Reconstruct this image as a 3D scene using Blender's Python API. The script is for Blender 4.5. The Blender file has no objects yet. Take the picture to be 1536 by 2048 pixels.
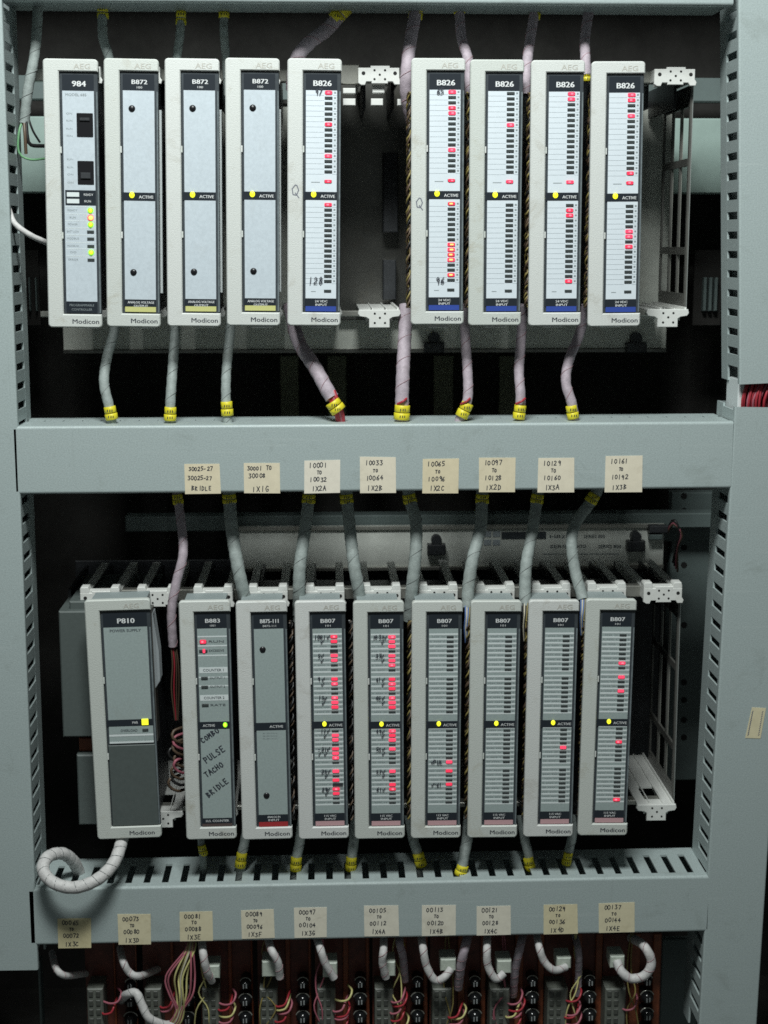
import bpy, math, random
from mathutils import Vector, Matrix
random.seed(7)
S = 0.001                                   # the builders work in millimetres
scene = bpy.context.scene
col = scene.collection

# ------------------------------------------------------------------ camera
CX, CY, CZ = -3.6, -1614.0, 29.3
PITCH, YAW = math.radians(9.841), math.radians(2.207)
FPX = 3101.0
cs, sn = math.cos(YAW), math.sin(YAW)
cp, sp = math.cos(PITCH), math.sin(PITCH)
RIGHT = Vector((cs, -sn, 0)); FWD = Vector((cp*sn, cp*cs, -sp)); UP = Vector((sp*sn, sp*cs, cp))
cam_d = bpy.data.cameras.new('camera')
cam = bpy.data.objects.new('camera', cam_d); col.objects.link(cam)
M = Matrix((( RIGHT.x, UP.x, -FWD.x, CX*S), (RIGHT.y, UP.y, -FWD.y, CY*S), (RIGHT.z, UP.z, -FWD.z, CZ*S), (0, 0, 0, 1)))
cam.matrix_world = M
cam_d.sensor_fit = 'VERTICAL'; cam_d.sensor_height = 36.0; cam_d.lens = FPX/2048*36.0
cam_d.clip_start = 0.05; cam_d.clip_end = 50
cam_d.dof.use_dof = True; cam_d.dof.focus_distance = 1.62; cam_d.dof.aperture_fstop = 9.0
scene.camera = cam

# ------------------------------------------------------------------ world and lamps
w = bpy.data.worlds.new('World'); scene.world = w; w.use_nodes = True
bg = w.node_tree.nodes['Background']; bg.inputs[0].default_value = (0.88, 1.0, 0.98, 1); bg.inputs[1].default_value = 0.068
ld = bpy.data.lights.new('ceiling_lamp', 'AREA'); ld.shape = 'RECTANGLE'; ld.size = 0.52; ld.size_y = 0.30
ld.energy = 30.5; ld.color = (0.95, 1.0, 0.98)
lo = bpy.data.objects.new('ceiling_lamp', ld); col.objects.link(lo)
lo.location = (-0.08, -0.92, 1.10)
lo.rotation_euler = (Vector((0.02, 0.0, -0.12)) - Vector(lo.location)).to_track_quat('-Z', 'Y').to_euler()
scene.view_settings.view_transform = 'Standard'; scene.view_settings.look = 'None'
scene.view_settings.exposure = 0.0; scene.view_settings.gamma = 1.0
scene.cycles.pixel_filter_type = 'BLACKMAN_HARRIS'; scene.cycles.filter_width = 1.6
scene.cycles.max_bounces = 6
scene.cycles.use_denoising = False
scene.render.film_transparent = False

def at(u, v, Y=0.0):
    """the point of the vertical plane Y (mm) seen at picture position u, v of the photograph"""
    d = FWD*FPX + RIGHT*(u-768) - UP*(v-1024)
    t = (Y-CY)/d.y
    return Vector((CX+d.x*t, Y, CZ+d.z*t))

# ------------------------------------------------------------------ materials
MT = {}
def mat(name, c, rough=0.55, metal=0.0, var=0.0, scale=60.0, bump=0.0, c2=None, emit=None, es=1.0, spec=0.5, dirt=0.0, dirtc=(0.25,0.2,0.13), alpha=None, coat=0.0):
    m = bpy.data.materials.new(name); m.use_nodes = True; nt = m.node_tree; b = nt.nodes['Principled BSDF']
    b.inputs['Base Color'].default_value = (*c, 1); b.inputs['Roughness'].default_value = rough
    b.inputs['Metallic'].default_value = metal; b.inputs['Specular IOR Level'].default_value = spec
    b.inputs['Coat Weight'].default_value = coat
    if emit:
        b.inputs['Emission Color'].default_value = (*emit, 1); b.inputs['Emission Strength'].default_value = es
    if alpha is not None:
        b.inputs['Alpha'].default_value = alpha
    if var or bump or dirt:
        tc = nt.nodes.new('ShaderNodeTexCoord')
        oi = nt.nodes.new('ShaderNodeObjectInfo')
        ad = nt.nodes.new('ShaderNodeVectorMath'); ad.operation = 'ADD'
        nt.links.new(tc.outputs['Object'], ad.inputs[0]); nt.links.new(oi.outputs['Location'], ad.inputs[1])
        src = None
        if var:
            n = nt.nodes.new('ShaderNodeTexNoise'); n.inputs['Scale'].default_value = scale; n.inputs['Detail'].default_value = 8
            n.inputs['Roughness'].default_value = 0.7
            nt.links.new(ad.outputs[0], n.inputs['Vector'])
            r = nt.nodes.new('ShaderNodeMapRange'); r.inputs['From Min'].default_value = 0.3; r.inputs['From Max'].default_value = 0.7
            nt.links.new(n.outputs['Fac'], r.inputs['Value'])
            mx = nt.nodes.new('ShaderNodeMix'); mx.data_type = 'RGBA'
            lo_ = tuple(x*(1-var) for x in c); hi_ = c2 or tuple(min(1, x*(1+var)) for x in c)
            mx.inputs[6].default_value = (*lo_, 1); mx.inputs[7].default_value = (*hi_, 1)
            nt.links.new(r.outputs[0], mx.inputs[0]); src = mx.outputs[2]
        if dirt:
            n2 = nt.nodes.new('ShaderNodeTexNoise'); n2.inputs['Scale'].default_value = 22; n2.inputs['Detail'].default_value = 6
            n2.inputs['Roughness'].default_value = 0.75; n2.inputs['Distortion'].default_value = 0.6
            nt.links.new(ad.outputs[0], n2.inputs['Vector'])
            r2 = nt.nodes.new('ShaderNodeMapRange'); r2.inputs['From Min'].default_value = 0.56; r2.inputs['From Max'].default_value = 0.78
            r2.inputs['To Max'].default_value = dirt
            nt.links.new(n2.outputs['Fac'], r2.inputs['Value'])
            m2 = nt.nodes.new('ShaderNodeMix'); m2.data_type = 'RGBA'
            if src: nt.links.new(src, m2.inputs[6])
            else: m2.inputs[6].default_value = (*c, 1)
            m2.inputs[7].default_value = (*dirtc, 1)
            nt.links.new(r2.outputs[0], m2.inputs[0]); src = m2.outputs[2]
        if name == 'duct_grey':                                   # rubbed streaks and a few fine scratches
            for (sx, sz, lo_t, hi_t, amt, cc) in ((9, 260, .60, .78, .30, (0.55, 0.61, 0.60)), (140, 4, .66, .80, .30, (0.25, 0.28, 0.27))):
                vm = nt.nodes.new('ShaderNodeVectorMath'); vm.operation = 'MULTIPLY'; vm.inputs[1].default_value = (sx, sx, sz)
                nt.links.new(ad.outputs[0], vm.inputs[0])
                n4 = nt.nodes.new('ShaderNodeTexNoise'); n4.inputs['Scale'].default_value = 1.0; n4.inputs['Detail'].default_value = 5; n4.inputs['Distortion'].default_value = 0.4
                nt.links.new(vm.outputs[0], n4.inputs['Vector'])
                r4 = nt.nodes.new('ShaderNodeMapRange'); r4.inputs['From Min'].default_value = lo_t; r4.inputs['From Max'].default_value = hi_t; r4.inputs['To Max'].default_value = amt
                nt.links.new(n4.outputs['Fac'], r4.inputs['Value'])
                m4 = nt.nodes.new('ShaderNodeMix'); m4.data_type = 'RGBA'; nt.links.new(r4.outputs[0], m4.inputs[0])
                nt.links.new(src, m4.inputs[6]); m4.inputs[7].default_value = (*cc, 1); src = m4.outputs[2]
        if name in ('bezel', 'paper', 'paper_old') and src:       # every piece has aged a little differently
            hv = nt.nodes.new('ShaderNodeHueSaturation'); rr = nt.nodes.new('ShaderNodeMapRange'); rs = nt.nodes.new('ShaderNodeMapRange')
            rr.inputs['To Min'].default_value = 0.93; rr.inputs['To Max'].default_value = 1.06
            rs.inputs['To Min'].default_value = 1.5; rs.inputs['To Max'].default_value = 0.6
            for q_ in (rr, rs): nt.links.new(oi.outputs['Random'], q_.inputs['Value'])
            nt.links.new(rr.outputs[0], hv.inputs['Value']); nt.links.new(rs.outputs[0], hv.inputs['Saturation'])
            nt.links.new(src, hv.inputs['Color']); src = hv.outputs[0]
        if src: nt.links.new(src, b.inputs['Base Color'])
        if bump:
            n3 = nt.nodes.new('ShaderNodeTexNoise'); n3.inputs['Scale'].default_value = 900; n3.inputs['Detail'].default_value = 2
            nt.links.new(tc.outputs['Object'], n3.inputs['Vector'])
            bp = nt.nodes.new('ShaderNodeBump'); bp.inputs['Strength'].default_value = bump; bp.inputs['Distance'].default_value = 0.0006
            nt.links.new(n3.outputs['Fac'], bp.inputs['Height']); nt.links.new(bp.outputs[0], b.inputs['Normal'])
    MT[name] = m
    return m
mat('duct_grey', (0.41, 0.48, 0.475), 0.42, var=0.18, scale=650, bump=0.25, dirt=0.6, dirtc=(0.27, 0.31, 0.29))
mat('duct_shaded', (0.24, 0.28, 0.28), 0.55, var=0.08, scale=80)  # darker copy of the duct grey, shade of undersides and inner walls painted in
mat('bezel', (0.645, 0.67, 0.64), 0.5, var=0.10, scale=650, bump=0.5, dirt=0.75, dirtc=(0.40, 0.37, 0.29))
mat('bezel_emboss', (0.50, 0.49, 0.44), 0.6)  # flat darker letters, the relief's shading put into their colour
mat('housing', (0.035, 0.038, 0.042), 0.45, var=0.3, scale=60)
mat('frame_dark', (0.052, 0.062, 0.070), 0.38, var=0.2, scale=120)
mat('header_dark', (0.020, 0.026, 0.034), 0.35, coat=0.3)
mat('cover_edge', (0.17, 0.20, 0.21), 0.25, var=0.3, scale=200)
mat('card_white', (0.72, 0.79, 0.84), 0.5, var=0.03, scale=300)
mat('card_blue', (0.56, 0.63, 0.68), 0.5, var=0.08, scale=300, dirt=0.12)
mat('card_grey', (0.36, 0.43, 0.42), 0.5, var=0.12, scale=500, dirt=0.15)
mat('lid_grey', (0.30, 0.35, 0.35), 0.5, var=0.05, scale=300)  # plain grey of the module top covers
mat('strip_white', (0.74, 0.80, 0.80), 0.5)
mat('strip_grey', (0.42, 0.47, 0.50), 0.5)
mat('print_dark', (0.10, 0.12, 0.13), 0.6)
mat('print_mid', (0.26, 0.30, 0.31), 0.6)
mat('print_white', (0.78, 0.80, 0.80), 0.5)
mat('ink', (0.03, 0.035, 0.05), 0.6)
mat('ink_faint', (0.17, 0.18, 0.22), 0.6)
mat('stripe_yellow', (0.62, 0.62, 0.24), 0.5)
mat('stripe_blue', (0.035, 0.075, 0.36), 0.45)
mat('stripe_red', (0.42, 0.035, 0.04), 0.5)
mat('stripe_pink', (0.62, 0.38, 0.40), 0.5)
mat('stripe_brown', (0.10, 0.07, 0.065), 0.5)
mat('led_off', (0.055, 0.065, 0.065), 0.35)
mat('led_red', (0.5, 0.02, 0.05), 0.8, spec=0.1, emit=(1.0, 0.075, 0.15), es=1.0)
mat('led_red_dim', (0.5, 0.02, 0.05), 0.8, spec=0.1, emit=(0.95, 0.05, 0.11), es=0.8)
mat('led_core', (0.6, 0.1, 0.15), 0.8, spec=0.1, emit=(1.0, 0.26, 0.34), es=0.95)
mat('led_hot', (0.6, 0.2, 0.05), 0.6, emit=(1.0, 0.58, 0.14), es=1.5)
mat('led_yellow', (0.6, 0.6, 0.02), 0.4, emit=(0.95, 1.0, 0.03), es=1.25)
mat('led_green', (0.2, 0.6, 0.02), 0.4, emit=(0.30, 1.0, 0.03), es=1.1)
mat('screw_black', (0.012, 0.012, 0.014), 0.3)
mat('guide_white', (0.74, 0.75, 0.72), 0.45, var=0.04, scale=300, dirt=0.3)
mat('hole_dark', (0.012, 0.012, 0.012), 0.8)  # dark discs where no hole is cut, the inner shade put into the colour
mat('rack_metal', (0.42, 0.42, 0.38), 0.33, metal=0.6, var=0.12, scale=50, dirt=0.3)
mat('rack_dark', (0.12, 0.12, 0.11), 0.4, metal=0.3, var=0.2, scale=30)
mat('plane_dark', (0.20, 0.20, 0.185), 0.30, metal=0.85, var=0.15, scale=30, dirt=0.3)
mat('plane_strip', (0.62, 0.64, 0.58), 0.35, metal=0.15, var=0.15, scale=30, dirt=0.3)
mat('plane_board', (0.80, 0.83, 0.77), 0.4, metal=0.1, var=0.1, scale=40, dirt=0.3)
mat('cabinet_grey', (0.14, 0.18, 0.175), 0.5, var=0.1, scale=20)
mat('strut_olive', (0.13, 0.14, 0.09), 0.6, var=0.3, scale=30)
mat('cabinet_dark', (0.035, 0.034, 0.032), 0.8, var=0.35, scale=14, spec=0.1)
mat('rail_green', (0.36, 0.47, 0.43), 0.45, var=0.06, scale=60)
mat('cable_grey', (0.33, 0.375, 0.36), 0.6, var=0.2, scale=200, bump=0.5, dirt=0.7, dirtc=(0.16, 0.16, 0.14))
mat('cable_pink', (0.44, 0.375, 0.42), 0.6, var=0.2, scale=200, bump=0.5, dirt=0.7, dirtc=(0.22, 0.18, 0.18))
mat('cable_white', (0.62, 0.61, 0.60), 0.6, var=0.18, scale=200, bump=0.5, dirt=0.6, dirtc=(0.35, 0.28, 0.28))
mat('spiral_dark', (0.20, 0.215, 0.21), 0.6)
mat('spiral_red', (0.36, 0.20, 0.22), 0.6)
mat('marker_yellow', (0.78, 0.68, 0.03), 0.45, var=0.08, scale=300)
mat('wire_red', (0.40, 0.035, 0.05), 0.4)
mat('wire_pink', (0.42, 0.13, 0.17), 0.5)
mat('wire_yellow', (0.60, 0.56, 0.24), 0.4)
mat('wire_olive', (0.26, 0.21, 0.07), 0.45)
mat('wire_brown', (0.11, 0.075, 0.05), 0.45)
mat('wire_black', (0.02, 0.02, 0.02), 0.4)
mat('wire_blue', (0.12, 0.20, 0.42), 0.4)
mat('wire_green', (0.16, 0.36, 0.18), 0.4)
mat('wire_cream', (0.62, 0.58, 0.46), 0.4)
mat('paper', (0.80, 0.73, 0.57), 0.8, var=0.06, scale=120, dirt=0.45, dirtc=(0.45, 0.38, 0.26))
mat('paper_old', (0.76, 0.70, 0.51), 0.8, var=0.08, scale=120, dirt=0.5, dirtc=(0.30, 0.22, 0.10))
mat('board_brown', (0.13, 0.036, 0.024), 0.45, var=0.4, scale=90)
mat('board_orange', (0.25, 0.07, 0.03), 0.45, var=0.3, scale=90)
mat('block_grey', (0.13, 0.14, 0.12), 0.5, var=0.25, scale=260)
mat('block_dark', (0.07, 0.075, 0.065), 0.5, var=0.4, scale=260)
mat('plug_white', (0.50, 0.55, 0.48), 0.5, var=0.15, scale=300)
mat('relay_mark', (0.30, 0.32, 0.32), 0.5)
mat('relay_black', (0.010, 0.011, 0.012), 0.16)
mat('clear_plastic', (0.75, 0.82, 0.85), 0.12, alpha=0.30)
mat('supply_grey', (0.095, 0.115, 0.11), 0.5, var=0.08, scale=200)
mat('metal_edge', (0.55, 0.58, 0.56), 0.35, metal=0.7)

# ------------------------------------------------------------------ mesh builder
class MB:
    def __init__(s): s.v = []; s.f = []; s.sm = []
    def add(s, vs, fs, smooth=False):
        o = len(s.v); s.v += [tuple(p) for p in vs]
        for f in fs: s.f.append(tuple(i+o for i in f)); s.sm.append(smooth)
        return s
    def box(s, x0, x1, y0, y1, z0, z1, b=0.0):
        if x0 > x1: x0, x1 = x1, x0
        if y0 > y1: y0, y1 = y1, y0
        if z0 > z1: z0, z1 = z1, z0
        if b > 0:      # chamfer on the front (low y) edges
            vs = [(x0+b,y0,z0+b),(x1-b,y0,z0+b),(x1-b,y0,z1-b),(x0+b,y0,z1-b),(x0,y0+b,z0),(x1,y0+b,z0),(x1,y0+b,z1),(x0,y0+b,z1),(x0,y1,z0),(x1,y1,z0),(x1,y1,z1),(x0,y1,z1)]
            fs = [(0,1,2,3)]
            for k in range(4):
                n = (k+1) % 4
                fs += [(k, 4+k, 4+n, n), (4+k, 8+k, 8+n, 4+n)]
            fs.append((11,10,9,8))
            return s.add(vs, fs)
        vs = [(x0,y0,z0),(x1,y0,z0),(x1,y0,z1),(x0,y0,z1),(x0,y1,z0),(x1,y1,z0),(x1,y1,z1),(x0,y1,z1)]
        return s.add(vs, [(0,1,2,3),(5,4,7,6),(4,0,3,7),(1,5,6,2),(3,2,6,7),(4,5,1,0)])
    def quad(s, x0, x1, z0, z1, y):
        return s.add([(x0,y,z0),(x1,y,z0),(x1,y,z1),(x0,y,z1)], [(0,1,2,3)])
    def poly(s, pts, y0, y1, bev=0.0):
        """outline in x,z (counter-clockwise seen from the front) from y0 back to y1, front edge bevelled"""
        n = len(pts); fr = pts
        vs = []
        if bev:
            fr = []
            for i in range(n):
                a = Vector(pts[i-1]); p = Vector(pts[i]); c = Vector(pts[(i+1) % n])
                d1 = (p-a).normalized(); d2 = (c-p).normalized()
                n1 = Vector((-d1.y, d1.x)); n2 = Vector((-d2.y, d2.x)); m = n1+n2
                m = m/max(0.2, m.dot(n1)) if m.length > 1e-6 else n1
                fr.append(tuple(p+m*bev))
            vs += [(x, y0, z) for x, z in fr] + [(x, y0+bev, z) for x, z in pts] + [(x, y1, z) for x, z in pts]
            fs = [tuple(range(n))]
            for k in range(n):
                m = (k+1) % n; fs += [(k, n+k, n+m, m), (n+k, 2*n+k, 2*n+m, n+m)]
            fs.append(tuple(reversed(range(2*n, 3*n))))
        else:
            vs += [(x, y0, z) for x, z in pts] + [(x, y1, z) for x, z in pts]
            fs = [tuple(range(n))]
            for k in range(n):
                m = (k+1) % n; fs.append((k, n+k, n+m, m))
            fs.append(tuple(reversed(range(n, 2*n))))
        return s.add(vs, fs)
    def disc(s, x, z, r, y0, y1, n=12, rz=None):
        rz = rz or r
        return s.poly([(x+r*math.cos(2*math.pi*k/n), z+rz*math.sin(2*math.pi*k/n)) for k in range(n)], y0, y1)
    def dome(s, x, z, r, rz, y0, h, n=14, rings=4):
        vs = []; fs = []
        for j in range(rings+1):
            a = j/rings*math.pi/2
            for k in range(n):
                t = 2*math.pi*k/n
                vs.append((x+r*math.cos(a)*math.cos(t), y0-h*math.sin(a), z+rz*math.cos(a)*math.sin(t)))
        for j in range(rings):
            for k in range(n):
                m = (k+1) % n; fs.append((j*n+k, j*n+m, (j+1)*n+m, (j+1)*n+k))
        return s.add(vs, fs, True)
    def tube(s, pts, r, sides=10, smooth=True):
        pts = [Vector(p) for p in pts]; n = len(pts)
        rr = r if isinstance(r, (list, tuple)) else [r]*n
        prev = None; vs = []
        for i, p in enumerate(pts):
            t = (pts[min(i+1, n-1)] - pts[max(i-1, 0)]).normalized()
            if prev is None:
                a = Vector((0, 1, 0)) if abs(t.y) < 0.9 else Vector((1, 0, 0))
                u = (a - t*a.dot(t)).normalized()
            else: u = (prev - t*prev.dot(t)).normalized()
            prev = u; wv = t.cross(u)
            for k in range(sides):
                a = 2*math.pi*k/sides; vs.append(p + (u*math.cos(a)+wv*math.sin(a))*rr[i])
        fs = []
        for i in range(n-1):
            for k in range(sides):
                m = (k+1) % sides; fs.append((i*sides+k, i*sides+m, (i+1)*sides+m, (i+1)*sides+k))
        s.add(vs, fs, smooth)
        s.add([vs[k] for k in range(sides)], [tuple(reversed(range(sides)))])
        s.add([vs[(n-1)*sides+k] for k in range(sides)], [tuple(range(sides))])
        return s
    def ribbon(s, pts, wd, y):
        for a, b in zip(pts[:-1], pts[1:]):
            a = Vector(a); b = Vector(b); d = b-a
            if d.length < 1e-6: continue
            d.normalize(); nn = Vector((-d.y, d.x))*wd/2; a2 = a-d*wd*0.35; b2 = b+d*wd*0.35
            q = [a2-nn, b2-nn, b2+nn, a2+nn]
            s.add([(p.x, y, p.y) for p in q], [(0, 1, 2, 3)])
            y -= 0.004
        return s
    def mesh(s, name, m):
        me = bpy.data.meshes.new(name)
        me.from_pydata([(a*S, b*S, c*S) for a, b, c in s.v], [], s.f)
        me.polygons.foreach_set('use_smooth', s.sm)
        me.materials.append(MT[m] if isinstance(m, str) else m); me.update()
        return me
    def build(s, name, m, parent=None, label=None):
        return put(name, s.mesh(name, m), parent, label)
def put(name, me, parent=None, label=None, loc=None):
    o = bpy.data.objects.new(name, me); col.objects.link(o)
    if parent is not None: o.parent = parent
    if label: o['label'] = label
    if loc: o.location = Vector(loc)*S
    return o
def tag(o, label=None, cat=None, group=None, kind=None):
    if label: o['label'] = label
    if cat: o['category'] = cat
    if group: o['group'] = group
    if kind: o['kind'] = kind
    return o
def empty(name, loc, label, cat, group=None, rot=0.0):
    o = bpy.data.objects.new(name, None); col.objects.link(o)
    o.location = Vector(loc)*S; o.rotation_euler = (0, rot, 0); o.empty_display_size = 0.02
    return tag(o, label, cat, group)

# lettering: printed characters from the built-in font, turned into mesh
_tc = {}
def glyphs(txt):
    if txt in _tc: return _tc[txt]
    cu = bpy.data.curves.new('t', 'FONT'); cu.body = txt; cu.size = 1.0; cu.resolution_u = 2
    ob = bpy.data.objects.new('t', cu); col.objects.link(ob)
    dg = bpy.context.evaluated_depsgraph_get(); dg.update()
    me = bpy.data.meshes.new_from_object(ob.evaluated_get(dg))
    vs = [tuple(v.co) for v in me.vertices]; fs = [tuple(p.vertices) for p in me.polygons]
    bpy.data.objects.remove(ob); bpy.data.curves.remove(cu); bpy.data.meshes.remove(me)
    if vs:
        x0 = min(v[0] for v in vs); x1 = max(v[0] for v in vs); y0 = min(v[1] for v in vs); y1 = max(v[1] for v in vs)
    else: x0 = x1 = y0 = y1 = 0
    _tc[txt] = (vs, fs, x0, x1, y0, y1); return _tc[txt]
def text(mb, txt, cx, cz, wd, ht, y, bold=0.0):
    """text centred at cx, cz filling wd x ht"""
    vs, fs, x0, x1, y0, y1 = glyphs(txt)
    sx = wd/max(1e-6, x1-x0); sz = ht/max(1e-6, y1-y0)
    bold = min(bold, sx*0.05)
    for i_, dx in enumerate([0.0] if not bold else [-bold, 0.0, bold]):
        mb.add([(cx+(v[0]-(x0+x1)/2)*sx+dx, y-i_*0.03, cz+(v[1]-(y0+y1)/2)*sz) for v in vs], fs)
    return mb
# handwriting: pen strokes
H = {'0':[[(.3,1),(.08,.8),(.05,.3),(.28,0),(.55,.25),(.56,.75),(.3,1)]], '1':[[(.3,1),(.28,0)]],
 '2':[[(.08,.8),(.3,1),(.55,.8),(.4,.45),(.05,.02),(.6,.04)]], '3':[[(.08,.95),(.5,.95),(.28,.58),(.56,.35),(.4,.02),(.06,.08)]],
 '4':[[(.4,1),(.05,.4),(.6,.4)],[(.42,.65),(.4,0)]], '5':[[(.55,1),(.15,1),(.1,.58),(.45,.55),(.52,.2),(.1,0)]],
 '6':[[(.5,1),(.12,.5),(.1,.1),(.4,0),(.55,.28),(.3,.5),(.1,.3)]], '7':[[(.06,1),(.56,1),(.22,0)]],
 '8':[[(.3,.52),(.1,.75),(.3,1),(.5,.75),(.3,.52),(.08,.25),(.3,0),(.54,.25),(.3,.52)]],
 '9':[[(.5,.75),(.28,.5),(.1,.75),(.3,1),(.52,.8),(.45,0)]], 'T':[[(0,1),(.6,1)],[(.3,1),(.28,0)]],
 'O':[[(.3,1),(.05,.7),(.08,.2),(.3,0),(.55,.25),(.52,.8),(.3,1)]], 'X':[[(.03,1),(.58,0)],[(.56,1),(.04,0)]],
 'A':[[(0,0),(.3,1),(.58,0)],[(.1,.4),(.5,.4)]], 'B':[[(.08,0),(.1,1),(.5,.8),(.12,.52),(.56,.28),(.08,0)]],
 'C':[[(.55,.85),(.3,1),(.06,.6),(.1,.15),(.35,0),(.56,.15)]], 'D':[[(.08,0),(.1,1),(.5,.75),(.5,.25),(.08,0)]],
 'E':[[(.55,1),(.1,1),(.1,0),(.56,0)],[(.1,.52),(.45,.52)]], 'F':[[(.55,1),(.1,1),(.08,0)],[(.1,.52),(.45,.52)]],
 'G':[[(.52,.88),(.28,1),(.05,.5),(.25,0),(.52,.12),(.52,.42),(.3,.42)]], 'H':[[(.06,1),(.06,0)],[(.54,1),(.54,0)],[(.06,.5),(.54,.5)]],
 'I':[[(.3,1),(.3,0)]], 'L':[[(.1,1),(.1,0),(.55,.02)]], 'M':[[(0,0),(.08,1),(.3,.4),(.52,1),(.6,0)]],
 'P':[[(.1,0),(.1,1),(.5,.85),(.48,.55),(.1,.48)]], 'R':[[(.08,0),(.1,1),(.5,.82),(.1,.5),(.56,0)]],
 'U':[[(.06,1),(.08,.15),(.3,0),(.5,.15),(.54,1)]], 'S':[[(.52,.88),(.25,1),(.1,.75),(.48,.35),(.38,.03),(.06,.1)]],
 'Q':[[(.3,1),(.02,.65),(.1,.15),(.42,.1),(.6,.55),(.45,.95),(.3,1)],[(.3,.3),(.62,-.12)]], '-':[[(.08,.45),(.5,.5)]], ' ':[],
 'v':[[(.05,.5),(.25,.1),(.75,.95)]], '/':[[(.05,0),(.5,1)]]}
def hand(mb, txt, x, z, h, y, pen=0.5, adv=0.72, slope=0.0, jit=0.10, rnd=random, ang=0.0):
    ca, sa = math.cos(ang), math.sin(ang); cx = 0.0
    for ch in txt:
        jx, jz = rnd.uniform(-jit, jit)*h, rnd.uniform(-jit, jit)*h; k = rnd.uniform(0.9, 1.1)
        for st in H.get(ch, []):
            pp = []
            for a, b in st:
                lx = cx+(a+slope*b)*h*k+jx; lz = b*h*k+jz
                pp.append((x+lx*ca-lz*sa, z+lx*sa+lz*ca))
            mb.ribbon(pp, pen, y)
        cx += adv*h
    return mb

def rrect(x0, x1, z0, z1, r, n=4):
    pts = []
    for (cx_, cz_, a0) in ((x1-r, z0+r, -90), (x1-r, z1-r, 0), (x0+r, z1-r, 90), (x0+r, z0+r, 180)):
        for k in range(n+1):
            a = math.radians(a0+90*k/n); pts.append((cx_+r*math.cos(a), cz_+r*math.sin(a)))
    return pts

def spline(pts, step=3.0):
    P = [Vector(p) for p in pts]; P = [P[0]*2-P[1]]+P+[P[-1]*2-P[-2]]; out = []
    for i in range(1, len(P)-2):
        a, b, c, d = P[i-1], P[i], P[i+1], P[i+2]; n = max(2, int((c-b).length/step))
        for k in range(n):
            t = k/n
            out.append(0.5*((2*b)+(c-a)*t+(2*a-5*b+4*c-d)*t*t+(3*b-a-3*c+d)*t**3))
    out.append(P[-2]); return out

# ------------------------------------------------------------------ the cabinet shell
cab = empty('cabinet', (0, 0, -560), 'dark grey steel control cabinet housing the two racks and their wiring', 'cabinet')
def part_abs(mb, name, m, parent, label=None):        # vertices in world mm, parent an unrotated empty
    l = parent.location/S
    mb.v = [(a-l.x, b-l.y, c-l.z) for a, b, c in mb.v]
    return mb.build(name, m, parent, label)
part_abs(MB().box(-640, 640, 430, 434, -1000, 480), 'back_panel', 'cabinet_dark', cab)
for x in (-640, 636): part_abs(MB().box(x, x+4, 90, 430, -1000, 480), 'side_panel', 'cabinet_dark', cab)
part_abs(MB().box(-640, 640, 90, 434, 480, 484), 'roof_panel', 'cabinet_dark', cab)
part_abs(MB().box(-640, 640, 90, 434, -1004, -1000), 'floor_panel', 'cabinet_dark', cab)
# wide cross members behind the upper rack
a, b = at(-60, 232, 330), at(1520, 388, 330)
part_abs(MB().box(a.x, b.x, 330, 350, b.z, a.z, 2), 'cross_member', 'rail_green', cab, 'wide grey green cross member behind the upper rack')
a, b = at(20, 150, 360), at(1450, 205, 360)
part_abs(MB().box(a.x, b.x, 360, 372, b.z, a.z, 2), 'cross_member', 'cabinet_grey', cab)
for uu in (45, 58, 71, 1407, 1418, 1429):
    a, b = at(uu, 555, 300), at(uu+4, 622, 300)
    part_abs(MB().box(a.x, b.x, 296, 306, b.z, a.z, 1), 'louvre_rib', 'cabinet_grey', cab)
for u0, u1 in ((36, 82), (1390, 1440)):
    a, b = at(u0, 500, 308), at(u1, 650, 308)
    part_abs(MB().box(a.x, b.x, 307, 312, b.z, a.z), 'louvre_plate', 'cabinet_dark', cab)
# rail over the lower rack and the strut at its right
a, b = at(250, 1034, 262), at(1432, 1056, 262)
part_abs(MB().box(a.x, b.x, 262, 290, b.z, a.z, 1.5), 'cross_member', 'cabinet_grey', cab)
a, b = at(1345, 985, 300), at(1432, 1560, 300)
st = part_abs(MB().box(a.x, b.x, 300, 320, b.z, a.z, 1.5), 'strut', 'cabinet_grey', cab)
mb = MB()
for vv in (992, 1022, 1095, 1130, 1250, 1365, 1400, 1440, 1475):
    p = at(1368, vv, 299.6); mb.disc(p.x, p.z, 4, 299.4, 301)
part_abs(mb, 'strut_hole', 'hole_dark', cab)
a, b = at(1310, 1036, 298), at(1432, 1080, 298)
part_abs(MB().box(a.x, b.x, 292, 299, b.z, a.z, 1), 'strut_plate', 'cabinet_grey', cab)
a, b = at(1325, 1880, 150), at(1392, 2080, 150)
part_abs(MB().box(a.x, b.x, 150, 160, b.z, a.z, 1), 'strut', 'cabinet_grey', cab)
a, b = at(78, 1915, 120), at(90, 2090, 120)
part_abs(MB().box(a.x, b.x, 110, 126, b.z, a.z, 1), 'strut', 'cabinet_grey', cab)
for uu in (560, 655, 868, 1000):
    a, b = at(uu, 712, 380), at(uu+38, 850, 380)
    part_abs(MB().box(a.x, b.x, 380, 390, b.z, a.z, 1), 'strut', 'strut_olive', cab)

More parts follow.
